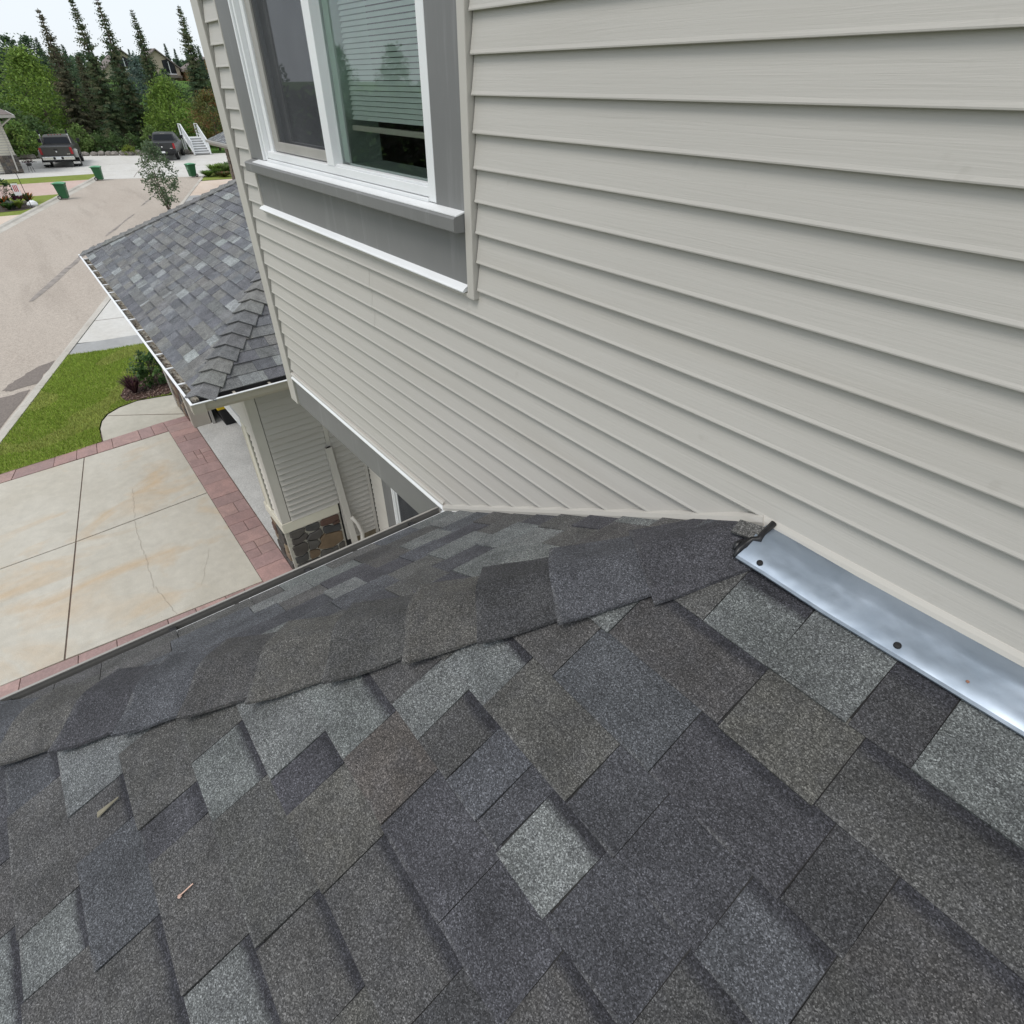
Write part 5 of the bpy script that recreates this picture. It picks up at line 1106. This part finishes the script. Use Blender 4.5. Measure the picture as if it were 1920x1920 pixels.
# ================================================================== VEHICLES
def wheel(par, x, y, z, r, wd, name='wheel'):
    s_ = 1 if y > 0 else -1
    m = MB(); prof = [(r * .62, -wd / 2), (r * .95, -wd / 2), (r, -wd / 2 + .03), (r, wd / 2 - .03), (r * .95, wd / 2), (r * .62, wd / 2)]; n = 26; vs_ = []; fs = []
    for a, o in prof: vs_ += [(x + a * cos(2 * pi * k / n), y + o, z + a * sin(2 * pi * k / n)) for k in range(n)]
    for i in range(len(prof) - 1):
        for k in range(n): fs.append((i * n + k, i * n + (k + 1) % n, (i + 1) * n + (k + 1) % n, (i + 1) * n + k))
    m.add(vs_, fs); w_ = m.build(name, 'rubber', par, world=False)
    m = MB(); m.cyl((x, y - wd * .42, z), (x, y + wd * .42, z), r * .62, 20); m.build('rim', 'gutter_grey', w_, world=False); return w_
def pickup(name, loc, head, paint, label, W, H, dually, group='pickups parked at the end of the street'):
    root = empty(name, loc, label, 'pickup truck', group, rz=head)
    P = lambda mb, nm, mt, par=root, **k: mb.build(nm, mt, par, world=False, **k)
    hw = W / 2; bt = H * .70; rf = H
    # body: lofted side outline, rounded shoulders
    sec = [(0.10, .62, bt - .02, hw - .03), (0.16, .56, bt, hw), (2.15, .54, bt, hw), (2.2, .52, bt + .02, hw), (4.1, .52, bt + .02, hw), (4.3, .52, bt - .03, hw), (5.5, .55, bt - .14, hw - .03), (5.75, .62, bt - .30, hw - .12)]
    m = MB(); vs_ = []; fs = []; n = 8
    for x, z0, z1, w_ in sec: vs_ += [(x, -w_ + .08, z0), (x, w_ - .08, z0), (x, w_, z0 + .12), (x, w_, z1 - .10), (x, w_ - .07, z1), (x, -w_ + .07, z1), (x, -w_, z1 - .10), (x, -w_, z0 + .12)]
    for i in range(len(sec) - 1):
        for k in range(n): fs.append((i * n + k, i * n + (k + 1) % n, (i + 1) * n + (k + 1) % n, (i + 1) * n + k))
    fs += [tuple(range(n)), tuple((len(sec) - 1) * n + k for k in range(n))]; m.add(vs_, fs); P(m, 'body', paint)
    m = MB(); m.box(.22, 2.1, -hw + .12, hw - .12, bt + .002, bt + .006); P(m, 'bed_cover', 'black')
    # cab greenhouse
    m = MB(); vs_ = []; fs = []; cs = [(2.16, bt, hw - .05), (2.34, rf - .10, hw - .20), (2.55, rf, hw - .27), (3.5, rf + .01, hw - .27), (3.9, rf - .12, hw - .22), (4.5, bt, hw - .08)]
    for x, z, w_ in cs: vs_ += [(x, -w_, z), (x, -w_ * .5, z + .02), (x, w_ * .5, z + .02), (x, w_, z)]
    for i in range(len(cs) - 1):
        for k in range(3): fs.append((i * 4 + k, i * 4 + k + 1, i * 4 + 5 + k, i * 4 + 4 + k))
    L_ = len(vs_); vs_ += [(2.16, -hw + .05, bt), (2.16, hw - .05, bt)]
    fs += [(0, 4, 8, 12, 16, 20), (3, 23, 19, 15, 11, 7)]; m.add(vs_, fs); P(m, 'cab', paint, bevel=.015)
    a, b_ = Vector((2.16, 0, bt)), Vector((2.34, 0, rf - .10)); off = Vector((-.022, 0, .008))
    m = MB(); q0, q1 = a.lerp(b_, .10) + off, a.lerp(b_, .93) + off; wa, wb = hw - .19, hw - .30
    m.hexa([(q0.x, -wa, q0.z), (q0.x, wa, q0.z), (q0.x + .03, wa, q0.z), (q0.x + .03, -wa, q0.z), (q1.x, -wb, q1.z), (q1.x, wb, q1.z), (q1.x + .03, wb, q1.z), (q1.x + .03, -wb, q1.z)]); P(m, 'rear_window', 'tinted_glass', bevel=.012)
    m = MB(); zt = bt - .03; m.hexa([(.075, -hw + .17, .80), (.075, hw - .17, .80), (.13, hw - .17, .80), (.13, -hw + .17, .80), (.085, -hw + .17, zt), (.085, hw - .17, zt), (.14, hw - .17, zt), (.14, -hw + .17, zt)]); tg = P(m, 'tailgate', paint, bevel=.02)
    m = MB(); m.box(.062, .074, -.12, .12, zt - .17, zt - .12); P(m, 'handle', 'black', tg)
    m = MB(); m.lathe((0, 0, 0), [(.055, 0), (.04, .01), (.01, .014)], 6); e = P(m, 'emblem', 'chrome', tg); e.location = (.062, 0, zt - .30); e.rotation_euler = (0, -pi / 2, 0)
    m = MB(); m.box(.066, .076, -hw + .22, -hw + .42, .86, .90); P(m, 'badge', 'chrome', tg)
    for s_ in (-1, 1):
        m = MB(); y0, y1 = (hw - .16, hw + .004) if s_ > 0 else (-hw - .004, -hw + .16)
        m.box(.07, .20, y0, y1, .86, bt - .06); P(m, 'tail_lamp', 'tail_lamp', bevel=.02)
        m = MB(); m.tube([(3.75, s_ * (hw - .02), bt + .12), (3.75, s_ * (hw + .22), bt + .16)], .025, 6); m.box(3.68, 3.82, s_ * (hw + .24) - .11, s_ * (hw + .24) + .11, bt + .04, bt + .30); P(m, 'mirror', 'black', bevel=.02)
        if dually:
            m = MB(); vs_ = []; fs = []; n = 9
            for j in range(n):
                t_ = pi * j / (n - 1); cx, cz = 1.15 - cos(t_) * .62, .62 + sin(t_) * .52
                for o, k in ((hw - .04, 1.0), (hw + .10, 1.0), (hw + .21, .93), (hw + .225, .84)): vs_.append((1.15 + (cx - 1.15) * k, s_ * o, .55 + (cz - .55) * k))
            for j in range(n - 1):
                for k in range(3): a0 = j * 4 + k; fs.append((a0, a0 + 1, a0 + 5, a0 + 4))
            m.add(vs_, fs); P(m, 'fender', 'truck_pale', smooth=True)
            wheel(root, 1.15, s_ * (hw + .06), .40, .40, .24); wheel(root, 1.15, s_ * (hw - .24), .40, .40, .24)
            m = MB(); m.box(.62, .64, s_ * (hw - .06) - .24, s_ * (hw - .06) + .24, .10, .46); fl_ = P(m, 'mud_flap', 'rubber'); m = MB(); m.box(.612, .619, s_ * (hw - .06) - .23, s_ * (hw - .06) + .23, .20, .34); P(m, 'flap_plate', 'chrome', fl_)
            m = MB(); m.tube([(1.98, s_ * (hw - .15), bt), (1.98, s_ * (hw - .15), H + .02), (1.95, s_ * (hw - .14), H + .14)], .055, 10); st = P(m, 'exhaust_stack', 'chrome', smooth=True)
            m = MB(); m.tube([(1.95, s_ * (hw - .14), H + .12), (1.88, s_ * (hw - .13), H + .36)], .062, 10); P(m, 'stack_tip', 'black', st)
        else: wheel(root, 1.15, s_ * (hw - .14), .39, .39, .26)
        wheel(root, 4.9, s_ * (hw - .14), .39, .39, .26)
    m = MB(); m.box(-.06, .12, -hw + .02, hw - .02, .52, .74); bp = P(m, 'bumper', 'chrome' if dually else 'black', bevel=.025)
    m = MB(); m.box(-.075, -.061, -.16, .16, .57, .70); P(m, 'number_plate', 'white_vinyl', bp)
    for s_ in (-1, 1):
        m = MB(); m.box(-.066, -.061, s_ * .26 - .07, s_ * .26 + .07, .55, .72); P(m, 'step_pad', 'black', bp)
    m = MB(); m.box(.05, 5.5, -hw + .25, hw - .25, .40, .54); P(m, 'chassis', 'black')
    m = MB(); m.tube([(.30, 0, .48), (-.12, 0, .46)], .04, 8); P(m, 'tow_hitch', 'black')
    if dually:
        for k in (-2, -1, 0, 1, 2): m = MB(); m.box(2.52, 2.62, k * .20 - .04, k * .20 + .04, rf + .01, rf + .05); P(m, 'roof_marker', 'tail_lamp', bevel=.01)
    else:
        m = MB(); m.box(2.36, 2.42, -.18, .18, rf - .085, rf - .045); P(m, 'brake_lamp', 'truck_pale', bevel=.01)
    return root
pickup('pickup_truck', (-60.45, 3.30, -.046), math.atan2(.20, -.97), 'truck_paint', 'dark olive pickup with twin exhaust stacks, wide pale rear fenders and chrome bumper', 2.10, 1.95, True)
pickup('pickup_truck', (-61.3, 10.75, -.046), math.atan2(.33, -.94), 'truck_paint_dark', 'plain dark grey pickup parked in front of the bright green tree', 1.98, 1.86, False)

# ================================================================== BINS
def cart(loc, rz, label):
    root = empty('green_cart', loc, label, 'bin', 'green wheeled carts put out at the kerb', rz)
    m = MB(); H = .76; a, b_ = .185, .245
    m.hexa([(-a, -a, .05), (a, -a, .05), (a, a, .05), (-a, a, .05), (-b_ - .02, -b_, H), (b_, -b_, H), (b_, b_, H), (-b_ - .02, b_, H)]); body = m.build('body', 'bin_green', root, world=False, bevel=.03)
    m = MB(); m.box(-b_ - .035, b_ + .015, -b_ - .015, b_ + .015, H - .045, H); m.build('rim', 'bin_green', body, world=False, bevel=.012)
    m = MB(); vs_ = []; n = 7
    for i in range(n):
        t_ = i / (n - 1); x = -b_ - .05 + t_ * (2 * b_ + .09); z = H + .012 + .055 * sin(pi * (.12 + .8 * t_)); vs_ += [(x, -b_ - .02, z - .02), (x, -b_ * .6, z + .012), (x, b_ * .6, z + .012), (x, b_ + .02, z - .02)]
    fs = [(i * 4 + k, i * 4 + k + 1, i * 4 + 5 + k, i * 4 + 4 + k) for i in range(n - 1) for k in range(3)] + [(0, 3, 2, 1), (24, 25, 26, 27), tuple(range(0, 28, 4)), tuple(range(3, 28, 4))[::-1]]
    m.add(vs_, fs); m.build('lid', 'bin_lid', root, world=False)
    m = MB(); m.tube([(-b_ - .05, -.2, H), (-b_ - .10, -.2, H + .01), (-b_ - .10, .2, H + .01), (-b_ - .05, .2, H)], .016, 8); m.build('handle', 'bin_lid', root, world=False)
    for s_ in (-1, 1): wheel(root, -a - .015, s_ * (a + .005), .105, .105, .05)
    m = MB(); m.cyl((-a - .015, -a, .105), (-a - .015, a, .105), .014, 8); m.build('axle', 'black', root, world=False)
    k = .55; w_ = a + (b_ - a) * .70
    m = MB(); m.hexa([(w_ + .004, -.10, .44), (w_ + .004, .10, .44), (w_ + .007, .10, .44), (w_ + .007, -.10, .44), (w_ + .020, -.10, .60), (w_ + .020, .10, .60), (w_ + .024, .10, .60), (w_ + .024, -.10, .60)]); m.build('mark', 'bin_mark', body, world=False)
    return root
cart((-43.4, 1.62, -.045), radians(70), 'green wheeled cart nearest to us on the left kerb')
cart((-51.0, 4.45, -.045), radians(70), 'green wheeled cart farther along the left kerb by the grass strip')
cart((-49.3, 9.85, -.045), radians(-75), 'green wheeled cart alone on the right kerb beside the planted bed')

# ================================================================== NEIGHBOURING HOUSES
# left: pale siding house with stone foot
root = empty('cream_house', (-62, -3, 0), 'cream sided house with stone clad corner at the left edge of the photo', 'house')
m = MB(); m.box(-66, -58.5, -7, .70, 0, 3.35); hw_ = m.build('wall', 'siding', root)
z = .12
while z < 3.2: 
    m = MB(); m.box(-58.499, -58.482, -4.0, .68, z, z + .10); m.build('siding_board', 'cream_trim', hw_); z += .155
m = MB(); m.box(-58.48, -58.40, -.35, .76, 0, 1.05); m.box(-60, -58.482, .702, .76, 0, 1.05); pil = m.build('stone_pilaster', 'mortar', root)
rd_ = random.Random(44)
for j in range(5):
    y0 = -.35
    while y0 < .74:
        w_ = min(rd_.uniform(.16, .34), .76 - y0); m = MB(); m.cc = jit(rd_, rd_.choice([(0.14, .12, .10), (.19, .16, .13), (.11, .10, .095)]), .15); m.box(-58.40, -58.36, y0 + .01, y0 + w_ - .01, j * .21 + .01, j * .21 + .20); m.build('facing_stone', 'stone', pil, bevel=.012); y0 += w_
m = MB(); m.add([(-57.7, 1.5, 3.40), (-57.7, -8, 3.40), (-62.3, -4.6, 5.4), (-62.3, -2.6, 5.4), (-67, 1.5, 3.40)], [(0, 3, 2, 1), (0, 4, 3)]); m.add([(-57.7, 1.5, 3.395), (-57.7, -8, 3.395), (-67, -8, 3.395), (-67, 1.5, 3.395)], [(0, 1, 2, 3)]); m.build('roof', 'far_roof', root, fix=False)
m = MB(); m.box(-57.72, -57.60, -8, 1.6, 3.22, 3.38); m.box(-67, -57.72, 1.5, 1.6, 3.22, 3.38); m.build('gutter', 'gutter_grey', root)
m = MB(); m.tube([(-57.8, 1.3, 3.2), (-58.3, .55, 2.7), (-58.38, .50, 1.2), (-58.3, .42, .1)], .05, 6); m.build('downspout', 'siding_trim', root)
r_ = empty('flower_pot', (-58.2, 1.22, 0), 'dark pot of purple flowers on a thin metal stand by the cream house', 'flower pot')
m = MB(); m.lathe((0, 0, .38), [(.12, 0), (.17, .10), (.19, .16)], 12); m.build('pot', 'black', r_, world=False)
for k in range(3): m = MB(); a = k * 2.1; m.cyl((cos(a) * .20, sin(a) * .20, 0), (cos(a) * .13, sin(a) * .13, .40), .012, 6); m.build('leg', 'black', r_, world=False)
m = MB(); rd_ = random.Random(4)
for i in range(160): leafq(m, (rd_.gauss(0, .10), rd_.gauss(0, .16), .58 + abs(rd_.gauss(0, .08))), .09, rd_, jit(rd_, rd_.choice([(.12, .03, .06), (.08, .04, .06), (.05, .08, .03)]), .2))
tag(m.build('flowers', 'leaf', r_, world=False, fix=False), kind='stuff')
# right: eave with shingles over a stone pillar
root = empty('stone_pillar_house', (-40, 13, 0), 'shingled hip eave and stone pillar of the house right behind our corner post', 'house')
m = MB(); m.box(-44, -34, 11.2, 19, 0, 2.5); m.build('wall', 'siding', root)
ex, ey, ez, pp = -42.9, 9.85, 2.50, .5; kk = sqrt(1 + pp * pp)
m = MB(); m.add([(ex, ey, ez), (ex + 9, ey, ez), (ex + 9, ey + 5, ez + 5 * pp), (ex + 5, ey + 5, ez + 5 * pp)], [(0, 1, 2, 3)]); m.add([(ex, ey, ez), (ex + 5, ey + 5, ez + 5 * pp), (ex + 5, ey + 9, ez + 5 * pp), (ex, ey + 9, ez)], [(0, 1, 2, 3)]); rf_ = m.build('roof', 'black', root, fix=False)
rr_ = random.Random(19); m = MB()
for i in range(22):
    tb = .1385 * i; tt = tb + .15
    for fn, lo in ((lambda s, t_, h=0: (s, ey + t_ / kk - h * pp / kk, ez + pp * t_ / kk + h / kk), ex), (lambda s, t_, h=0: (ex + t_ / kk - h * pp / kk, s, ez + pp * t_ / kk + h / kk), ey)):
        s = lo + tb / kk
        while s < lo + 7: e = s + rr_.uniform(.15, .4); shingle(fn, s, e, max(s, lo + tt / kk), max(e, lo + tt / kk), tb, tt, .012, .002, jit(rr_, CG[rr_.choice('MSDDGL')], .08), 0, None, m); s = e
tag(m.build('shingle_field', 'shingle', rf_, fix=False), kind='stuff')
m = MB(); m.box(ex - .10, ex + 9, ey - .13, ey - .01, ez - .14, ez - .01); m.box(ex - .13, ex - .01, ey - .01, ey + 9, ez - .14, ez - .01); m.build('gutter', 'gutter_grey', root, bevel=.02)
m = MB(); m.box(ex, ex + 9, ey, ey + 9, ez - .26, ez - .16); m.build('soffit', 'beige_trim', root)
m = MB(); m.box(-43.0, -42.45, 10.75, 11.25, 0, 2.24); pil = m.build('pillar', 'mortar', root)
rd_ = random.Random(45)
for j in range(11):
    y0 = 10.75
    while y0 < 11.24:
        w_ = min(rd_.uniform(.14, .30), 11.25 - y0); m = MB(); m.cc = jit(rd_, rd_.choice([(0.20, .15, .12), (.26, .21, .16), (.14, .11, .10)]), .15); m.box(-42.45, -42.40, y0 + .01, y0 + w_ - .01, j * .2 + .01, j * .2 + .19); m.build('facing_stone', 'stone', pil, bevel=.012); y0 += w_
    x0 = -43.0
    while x0 < -42.46:
        w_ = min(rd_.uniform(.14, .30), -42.45 - x0); m = MB(); m.cc = jit(rd_, rd_.choice([(0.20, .15, .12), (.26, .21, .16), (.14, .11, .10)]), .15); m.box(x0 + .01, x0 + w_ - .01, 10.70, 10.75, j * .2 + .01, j * .2 + .19); m.build('facing_stone', 'stone', pil, bevel=.012); x0 += w_
# far gabled houses on the hill
def gable(name, label, x, yc, wdt, zb, ze, za, mat, wins, depth=8, deck=None):
    root = empty(name, (x - 4, yc, zb), label, 'house', 'gabled houses on the far hill'); h = wdt / 2
    m = MB(); m.add([(x, yc - h, zb), (x, yc + h, zb), (x, yc + h, ze), (x, yc, za), (x, yc - h, ze), (x - depth, yc - h, zb), (x - depth, yc + h, zb), (x - depth, yc + h, ze), (x - depth, yc, za), (x - depth, yc - h, ze)], [(0, 1, 2, 3, 4), (9, 8, 7, 6, 5), (0, 4, 9, 5), (1, 6, 7, 2)]); m.build('wall', mat, root)
    sl = (za - ze) / h; o = .5
    for s_ in (-1, 1):
        m = MB(); m.hexa([(x + .5, yc, za + .05), (x + .5, yc + s_ * (h + o), ze - sl * o + .05), (x - depth, yc + s_ * (h + o), ze - sl * o + .05), (x - depth, yc, za + .05), (x + .5, yc, za + .25), (x + .5, yc + s_ * (h + o), ze - sl * o + .25), (x - depth, yc + s_ * (h + o), ze - sl * o + .25), (x - depth, yc, za + .25)]); m.build('roof_slope', 'far_roof', root)
    for poly in wins:
        n = len(poly); m = MB(); m.add([(x + .06, yc + a, z_) for a, z_ in poly] + [(x + .0, yc + a, z_) for a, z_ in poly], [tuple(range(n)), tuple(range(2 * n - 1, n - 1, -1))] + [(i, (i + 1) % n, n + (i + 1) % n, n + i) for i in range(n)]); wn = m.build('window', 'tinted_glass', root)
        ys = [p[0] for p in poly]; zs = [p[1] for p in poly]; m = MB(); md = (min(ys) + max(ys)) / 2
        m.box(x + .06, x + .12, yc + md - .05, yc + md + .05, min(zs), max(zs) - .3); m.build('mullion', 'white_vinyl', wn)
        m = MB(); m.box(x + .06, x + .12, yc + min(ys), yc + max(ys), min(zs) - .12, min(zs)); m.build('sill', 'white_vinyl', wn)
    if deck: m = MB(); m.box(x, x + 1.6, yc + deck[0], yc + deck[1], deck[2], deck[2] + .35); m.build('deck', 'far_roof', root)
    return root
gable('gabled_house', 'far gabled house with tall dark window left of the slim spruce', -135, 23.2, 6.4, 3.5, 6.9, 9.4, 'far_stucco', [[(-1.4, 7.05), (1.4, 7.05), (1.4, 7.9), (0.1, 8.75), (-1.4, 7.9)]])
gable('gabled_house', 'far beige gabled house with big peaked window right of the slim spruce', -135, 28.5, 6.2, 3.5, 7.2, 9.65, 'far_stucco', [[(.6, 6.5), (2.5, 6.5), (2.5, 7.6), (1.6, 8.5), (.6, 8.3)]], deck=(.2, 2.9, 5.9))
gable('gabled_house', 'far house with orange roof glimpsed beside our wall corner', -130, 35.3, 6.0, 3.5, 7.0, 8.6, 'far_orange', [[(-1.2, 5.6), (.2, 5.6), (.2, 6.6), (-1.2, 6.6)]])

# ================================================================== STREET-END DETAILS
rd_ = random.Random(70)
def rock(mb, c, sx, sy, sz, rd):
    n = 8; vs_ = []; fs = []
    for i, (rr, zz) in enumerate(((.75, 0), (1.0, .35), (.85, .75), (.35, 1.0))):
        for k in range(n): a = 2 * pi * k / n; q = rr * rd.uniform(.85, 1.12); vs_.append((c[0] + cos(a) * q * sx, c[1] + sin(a) * q * sy, c[2] + zz * sz * rd.uniform(.9, 1.1)))
    for i in range(3):
        for k in range(n): fs.append((i * n + k, i * n + (k + 1) % n, (i + 1) * n + (k + 1) % n, (i + 1) * n + k))
    fs += [tuple(range(n - 1, -1, -1)), tuple(3 * n + k for k in range(n))]; mb.add(vs_, fs)
edge = [(-70.6, -1.0), (-69.3, 2.0), (-70.2, 5.4), (-68.2, 9.4), (-66.6, 13.2), (-66.0, 15.0)]
k = 0
for i in range(len(edge) - 1):
    a, b_ = Vector(edge[i]), Vector(edge[i + 1]); L_ = (b_ - a).length; t_ = 0
    while t_ < L_:
        p = a.lerp(b_, t_ / L_); sx = rd_.uniform(.24, .42); m = MB(); rock(m, (p.x + rd_.uniform(-.1, .1), p.y, -.05), sx, sx * rd_.uniform(.9, 1.3), rd_.uniform(.26, .40), rd_)
        tag(m.build('edging_rock', 'rock'), 'grey boulder in the low rock edging behind the turning pad', 'rock', 'rocks edging the turning pad'); t_ += sx * 1.9; k += 1
# white stair with railings
root = empty('white_stair', (-66, 14.7, 0), 'white open stair with white railings climbing beside the rust tinted tree', 'stair')
y0, y1 = 13.95, 15.35; n = 7
for i in range(n):
    x = -64.9 - i * .30; z = .17 * (i + 1); m = MB(); m.box(x - .32, x, y0, y1, z - .05, z); m.build('tread', 'white_vinyl', root); m = MB(); m.box(x - .04, x - .02, y0 + .02, y1 - .02, max(0, z - .17), z - .05); m.build('riser', 'grey_concrete', root)
for yy in (y0, y1):
    m = MB(); m.hexa([(-64.9, yy - .03, 0), (-67.0, yy - .03, 1.05), (-67.0, yy + .03, 1.05), (-64.9, yy + .03, 0), (-64.9, yy - .03, .12), (-67.0, yy - .03, 1.25), (-67.0, yy + .03, 1.25), (-64.9, yy + .03, .12)]); m.build('stringer', 'white_vinyl', root)
    for zz, r_ in ((.98, .045), (.20, .03)): m = MB(); m.tube([(-64.85, yy, zz + .05), (-67.05, yy, zz + 1.22), (-67.9, yy, zz + 1.22)], r_, 8); m.build('rail', 'white_vinyl', root)
    for xx, zz in ((-64.85, 0), (-66.0, .55), (-67.05, 1.1), (-67.9, 1.1)): m = MB(); m.box(xx - .05, xx + .05, yy - .05, yy + .05, zz * (zz < 1) , zz + 1.12); m.build('post', 'white_vinyl', root)
    for i in range(17): xx = -64.98 - i * .118; zb = .05 + (-(xx + 64.85)) * .555 + .15; m = MB(); m.box(xx - .016, xx + .016, yy - .016, yy + .016, zb, zb + .82); m.build('baluster', 'white_vinyl', root)
m = MB(); m.box(-68.0, -67.0, y0, y1, 1.14, 1.20); m.box(-67.95, -67.85, y0, y0 + .1, 0, 1.14); m.box(-67.95, -67.85, y1 - .1, y1, 0, 1.14); m.build('landing', 'white_vinyl', root)
# flower bed on the far left lawn
m = MB(); m.sheet([(-40.2, -.55), (-40.8, .0), (-42.0, .15), (-43.6, -.15), (-44.2, -1.0), (-44, -3), (-40, -3)], .012); tag(m.build('flower_bed', 'soil'), kind='structure')
make_tree('flower_bush', 'dark green round bush in the far left flower bed', 'shrub', (-42.4, -.95, .01), tree_parts(1.15, .62, .05, 301, [(0.04, .09, .03), (.05, .11, .035)], 40, 22, .09, .02, stems=4))
for i, (x, y, h, c, lab) in enumerate([(-41.6, -1.25, .5, [(.06, .10, .03), (.45, .12, .02)], 'orange lilies at the left edge in front of the dark bush'), (-42.6, -.10, .45, [(.08, .12, .03), (.45, .14, .03)], 'orange lilies right of the small red and white flag'), (-40.9, -.62, .38, [(.28, .34, .07), (.22, .30, .06)], 'yellow green hosta clump in the far left flower bed'), (-40.7, -1.05, .32, [(.07, .14, .03), (.05, .10, .03)], 'dark green low plant in the corner of the far left bed'), (-42.0, -.55, .5, [(.12, .03, .06), (.08, .05, .05)], 'dark wine red plant in the far left flower bed'), (-41.0, -.85, .35, [(.22, .25, .22), (.16, .20, .16)], 'silvery grey plant beside the hosta')]):
    r_ = empty('bed_flower', (x, y, .012), lab, 'plant', 'plants of the far left flower bed'); blades(r_, 90, h, .42, c, 310 + i, .035)
r_ = empty('garden_flag', (-41.35, -.42, .01), 'small white garden flag with red print among the flowers', 'flag')
m = MB(); m.tube([(0, -.16, 0), (0, -.16, 1.08), (0, .16, 1.08)], .012, 6); m.build('pole', 'black', r_, world=False)
m = MB(); m.box(-.004, .004, -.13, .15, .52, 1.05); fl_ = m.build('cloth', 'white_vinyl', r_, world=False)
for yy in (-.07, .0, .07): m = MB(); m.box(.0045, .0065, yy - .018, yy + .022, .68, .98); m.build('print', 'red_print', fl_, world=False)
r_ = empty('shepherd_hook', (-40.75, -.12, .01), 'thin dark garden pole standing at the corner of the far left bed', 'pole')
m = MB(); m.tube([(0, 0, 0), (0, 0, 1.45), (0, -.06, 1.62), (0, -.16, 1.62), (0, -.19, 1.54)], .014, 6); m.build('pole', 'black', r_, world=False)
m = MB(); rock(m, (-41.3, -.02, 0), .20, .24, .26, random.Random(3)); tag(m.build('white_stone', 'white_vinyl'), 'white stone at the edge of the far left flower bed', 'rock')
# inside the open garage: black tub with a yellow lid
r_ = empty('storage_tub', (-10.98, 0.86, .012), 'black tub with bright yellow lid just inside the open garage', 'tub')
m = MB(); m.hexa([(-.28, -.20, 0), (.28, -.20, 0), (.28, .20, 0), (-.28, .20, 0), (-.33, -.25, .36), (.33, -.25, .36), (.33, .25, .36), (-.33, .25, .36)]); m.build('body', 'black', r_, world=False, bevel=.02)
m = MB(); m.box(-.35, .35, -.27, .27, .36, .42); m.box(-.26, .26, -.18, .18, .42, .44); m.build('lid', 'yellow_plastic', r_, world=False, bevel=.012)

# ------------------------------------------------------------------ every repeat gets its own place in words
ORD = 'first second third fourth fifth sixth seventh eighth ninth tenth eleventh twelfth thirteenth fourteenth fifteenth sixteenth seventeenth eighteenth nineteenth twentieth'.split()
def ordn(i):
    if i < 20: return ORD[i]
    t_ = 'twenty' if i < 29 else 'thirty'
    return ('thirtieth' if i == 29 else t_ + '-' + ORD[(i + 1) % 10 - 1])
def number(group, text):
    obs = [o for o in COL.objects if o.get('group') == group]
    obs.sort(key=lambda o: (o.location.y + 0.99) / -o.location.x if o.type == 'EMPTY' else sum(v.co.y for v in o.data.vertices) / len(o.data.vertices))
    for i, o in enumerate(obs): o['label'] = text % ordn(i)
number('rocks edging the turning pad', '%s boulder from the left in the rock edging behind the turning pad')
number('leafy trees on the slope', '%s hazy leafy tree from the left in the wood behind the spruces')
number('far skyline conifers', '%s small far conifer from the left along the skyline')
number('shrubs of the bank behind the turning pad', '%s leafy shrub from the left in the thicket behind the pad')
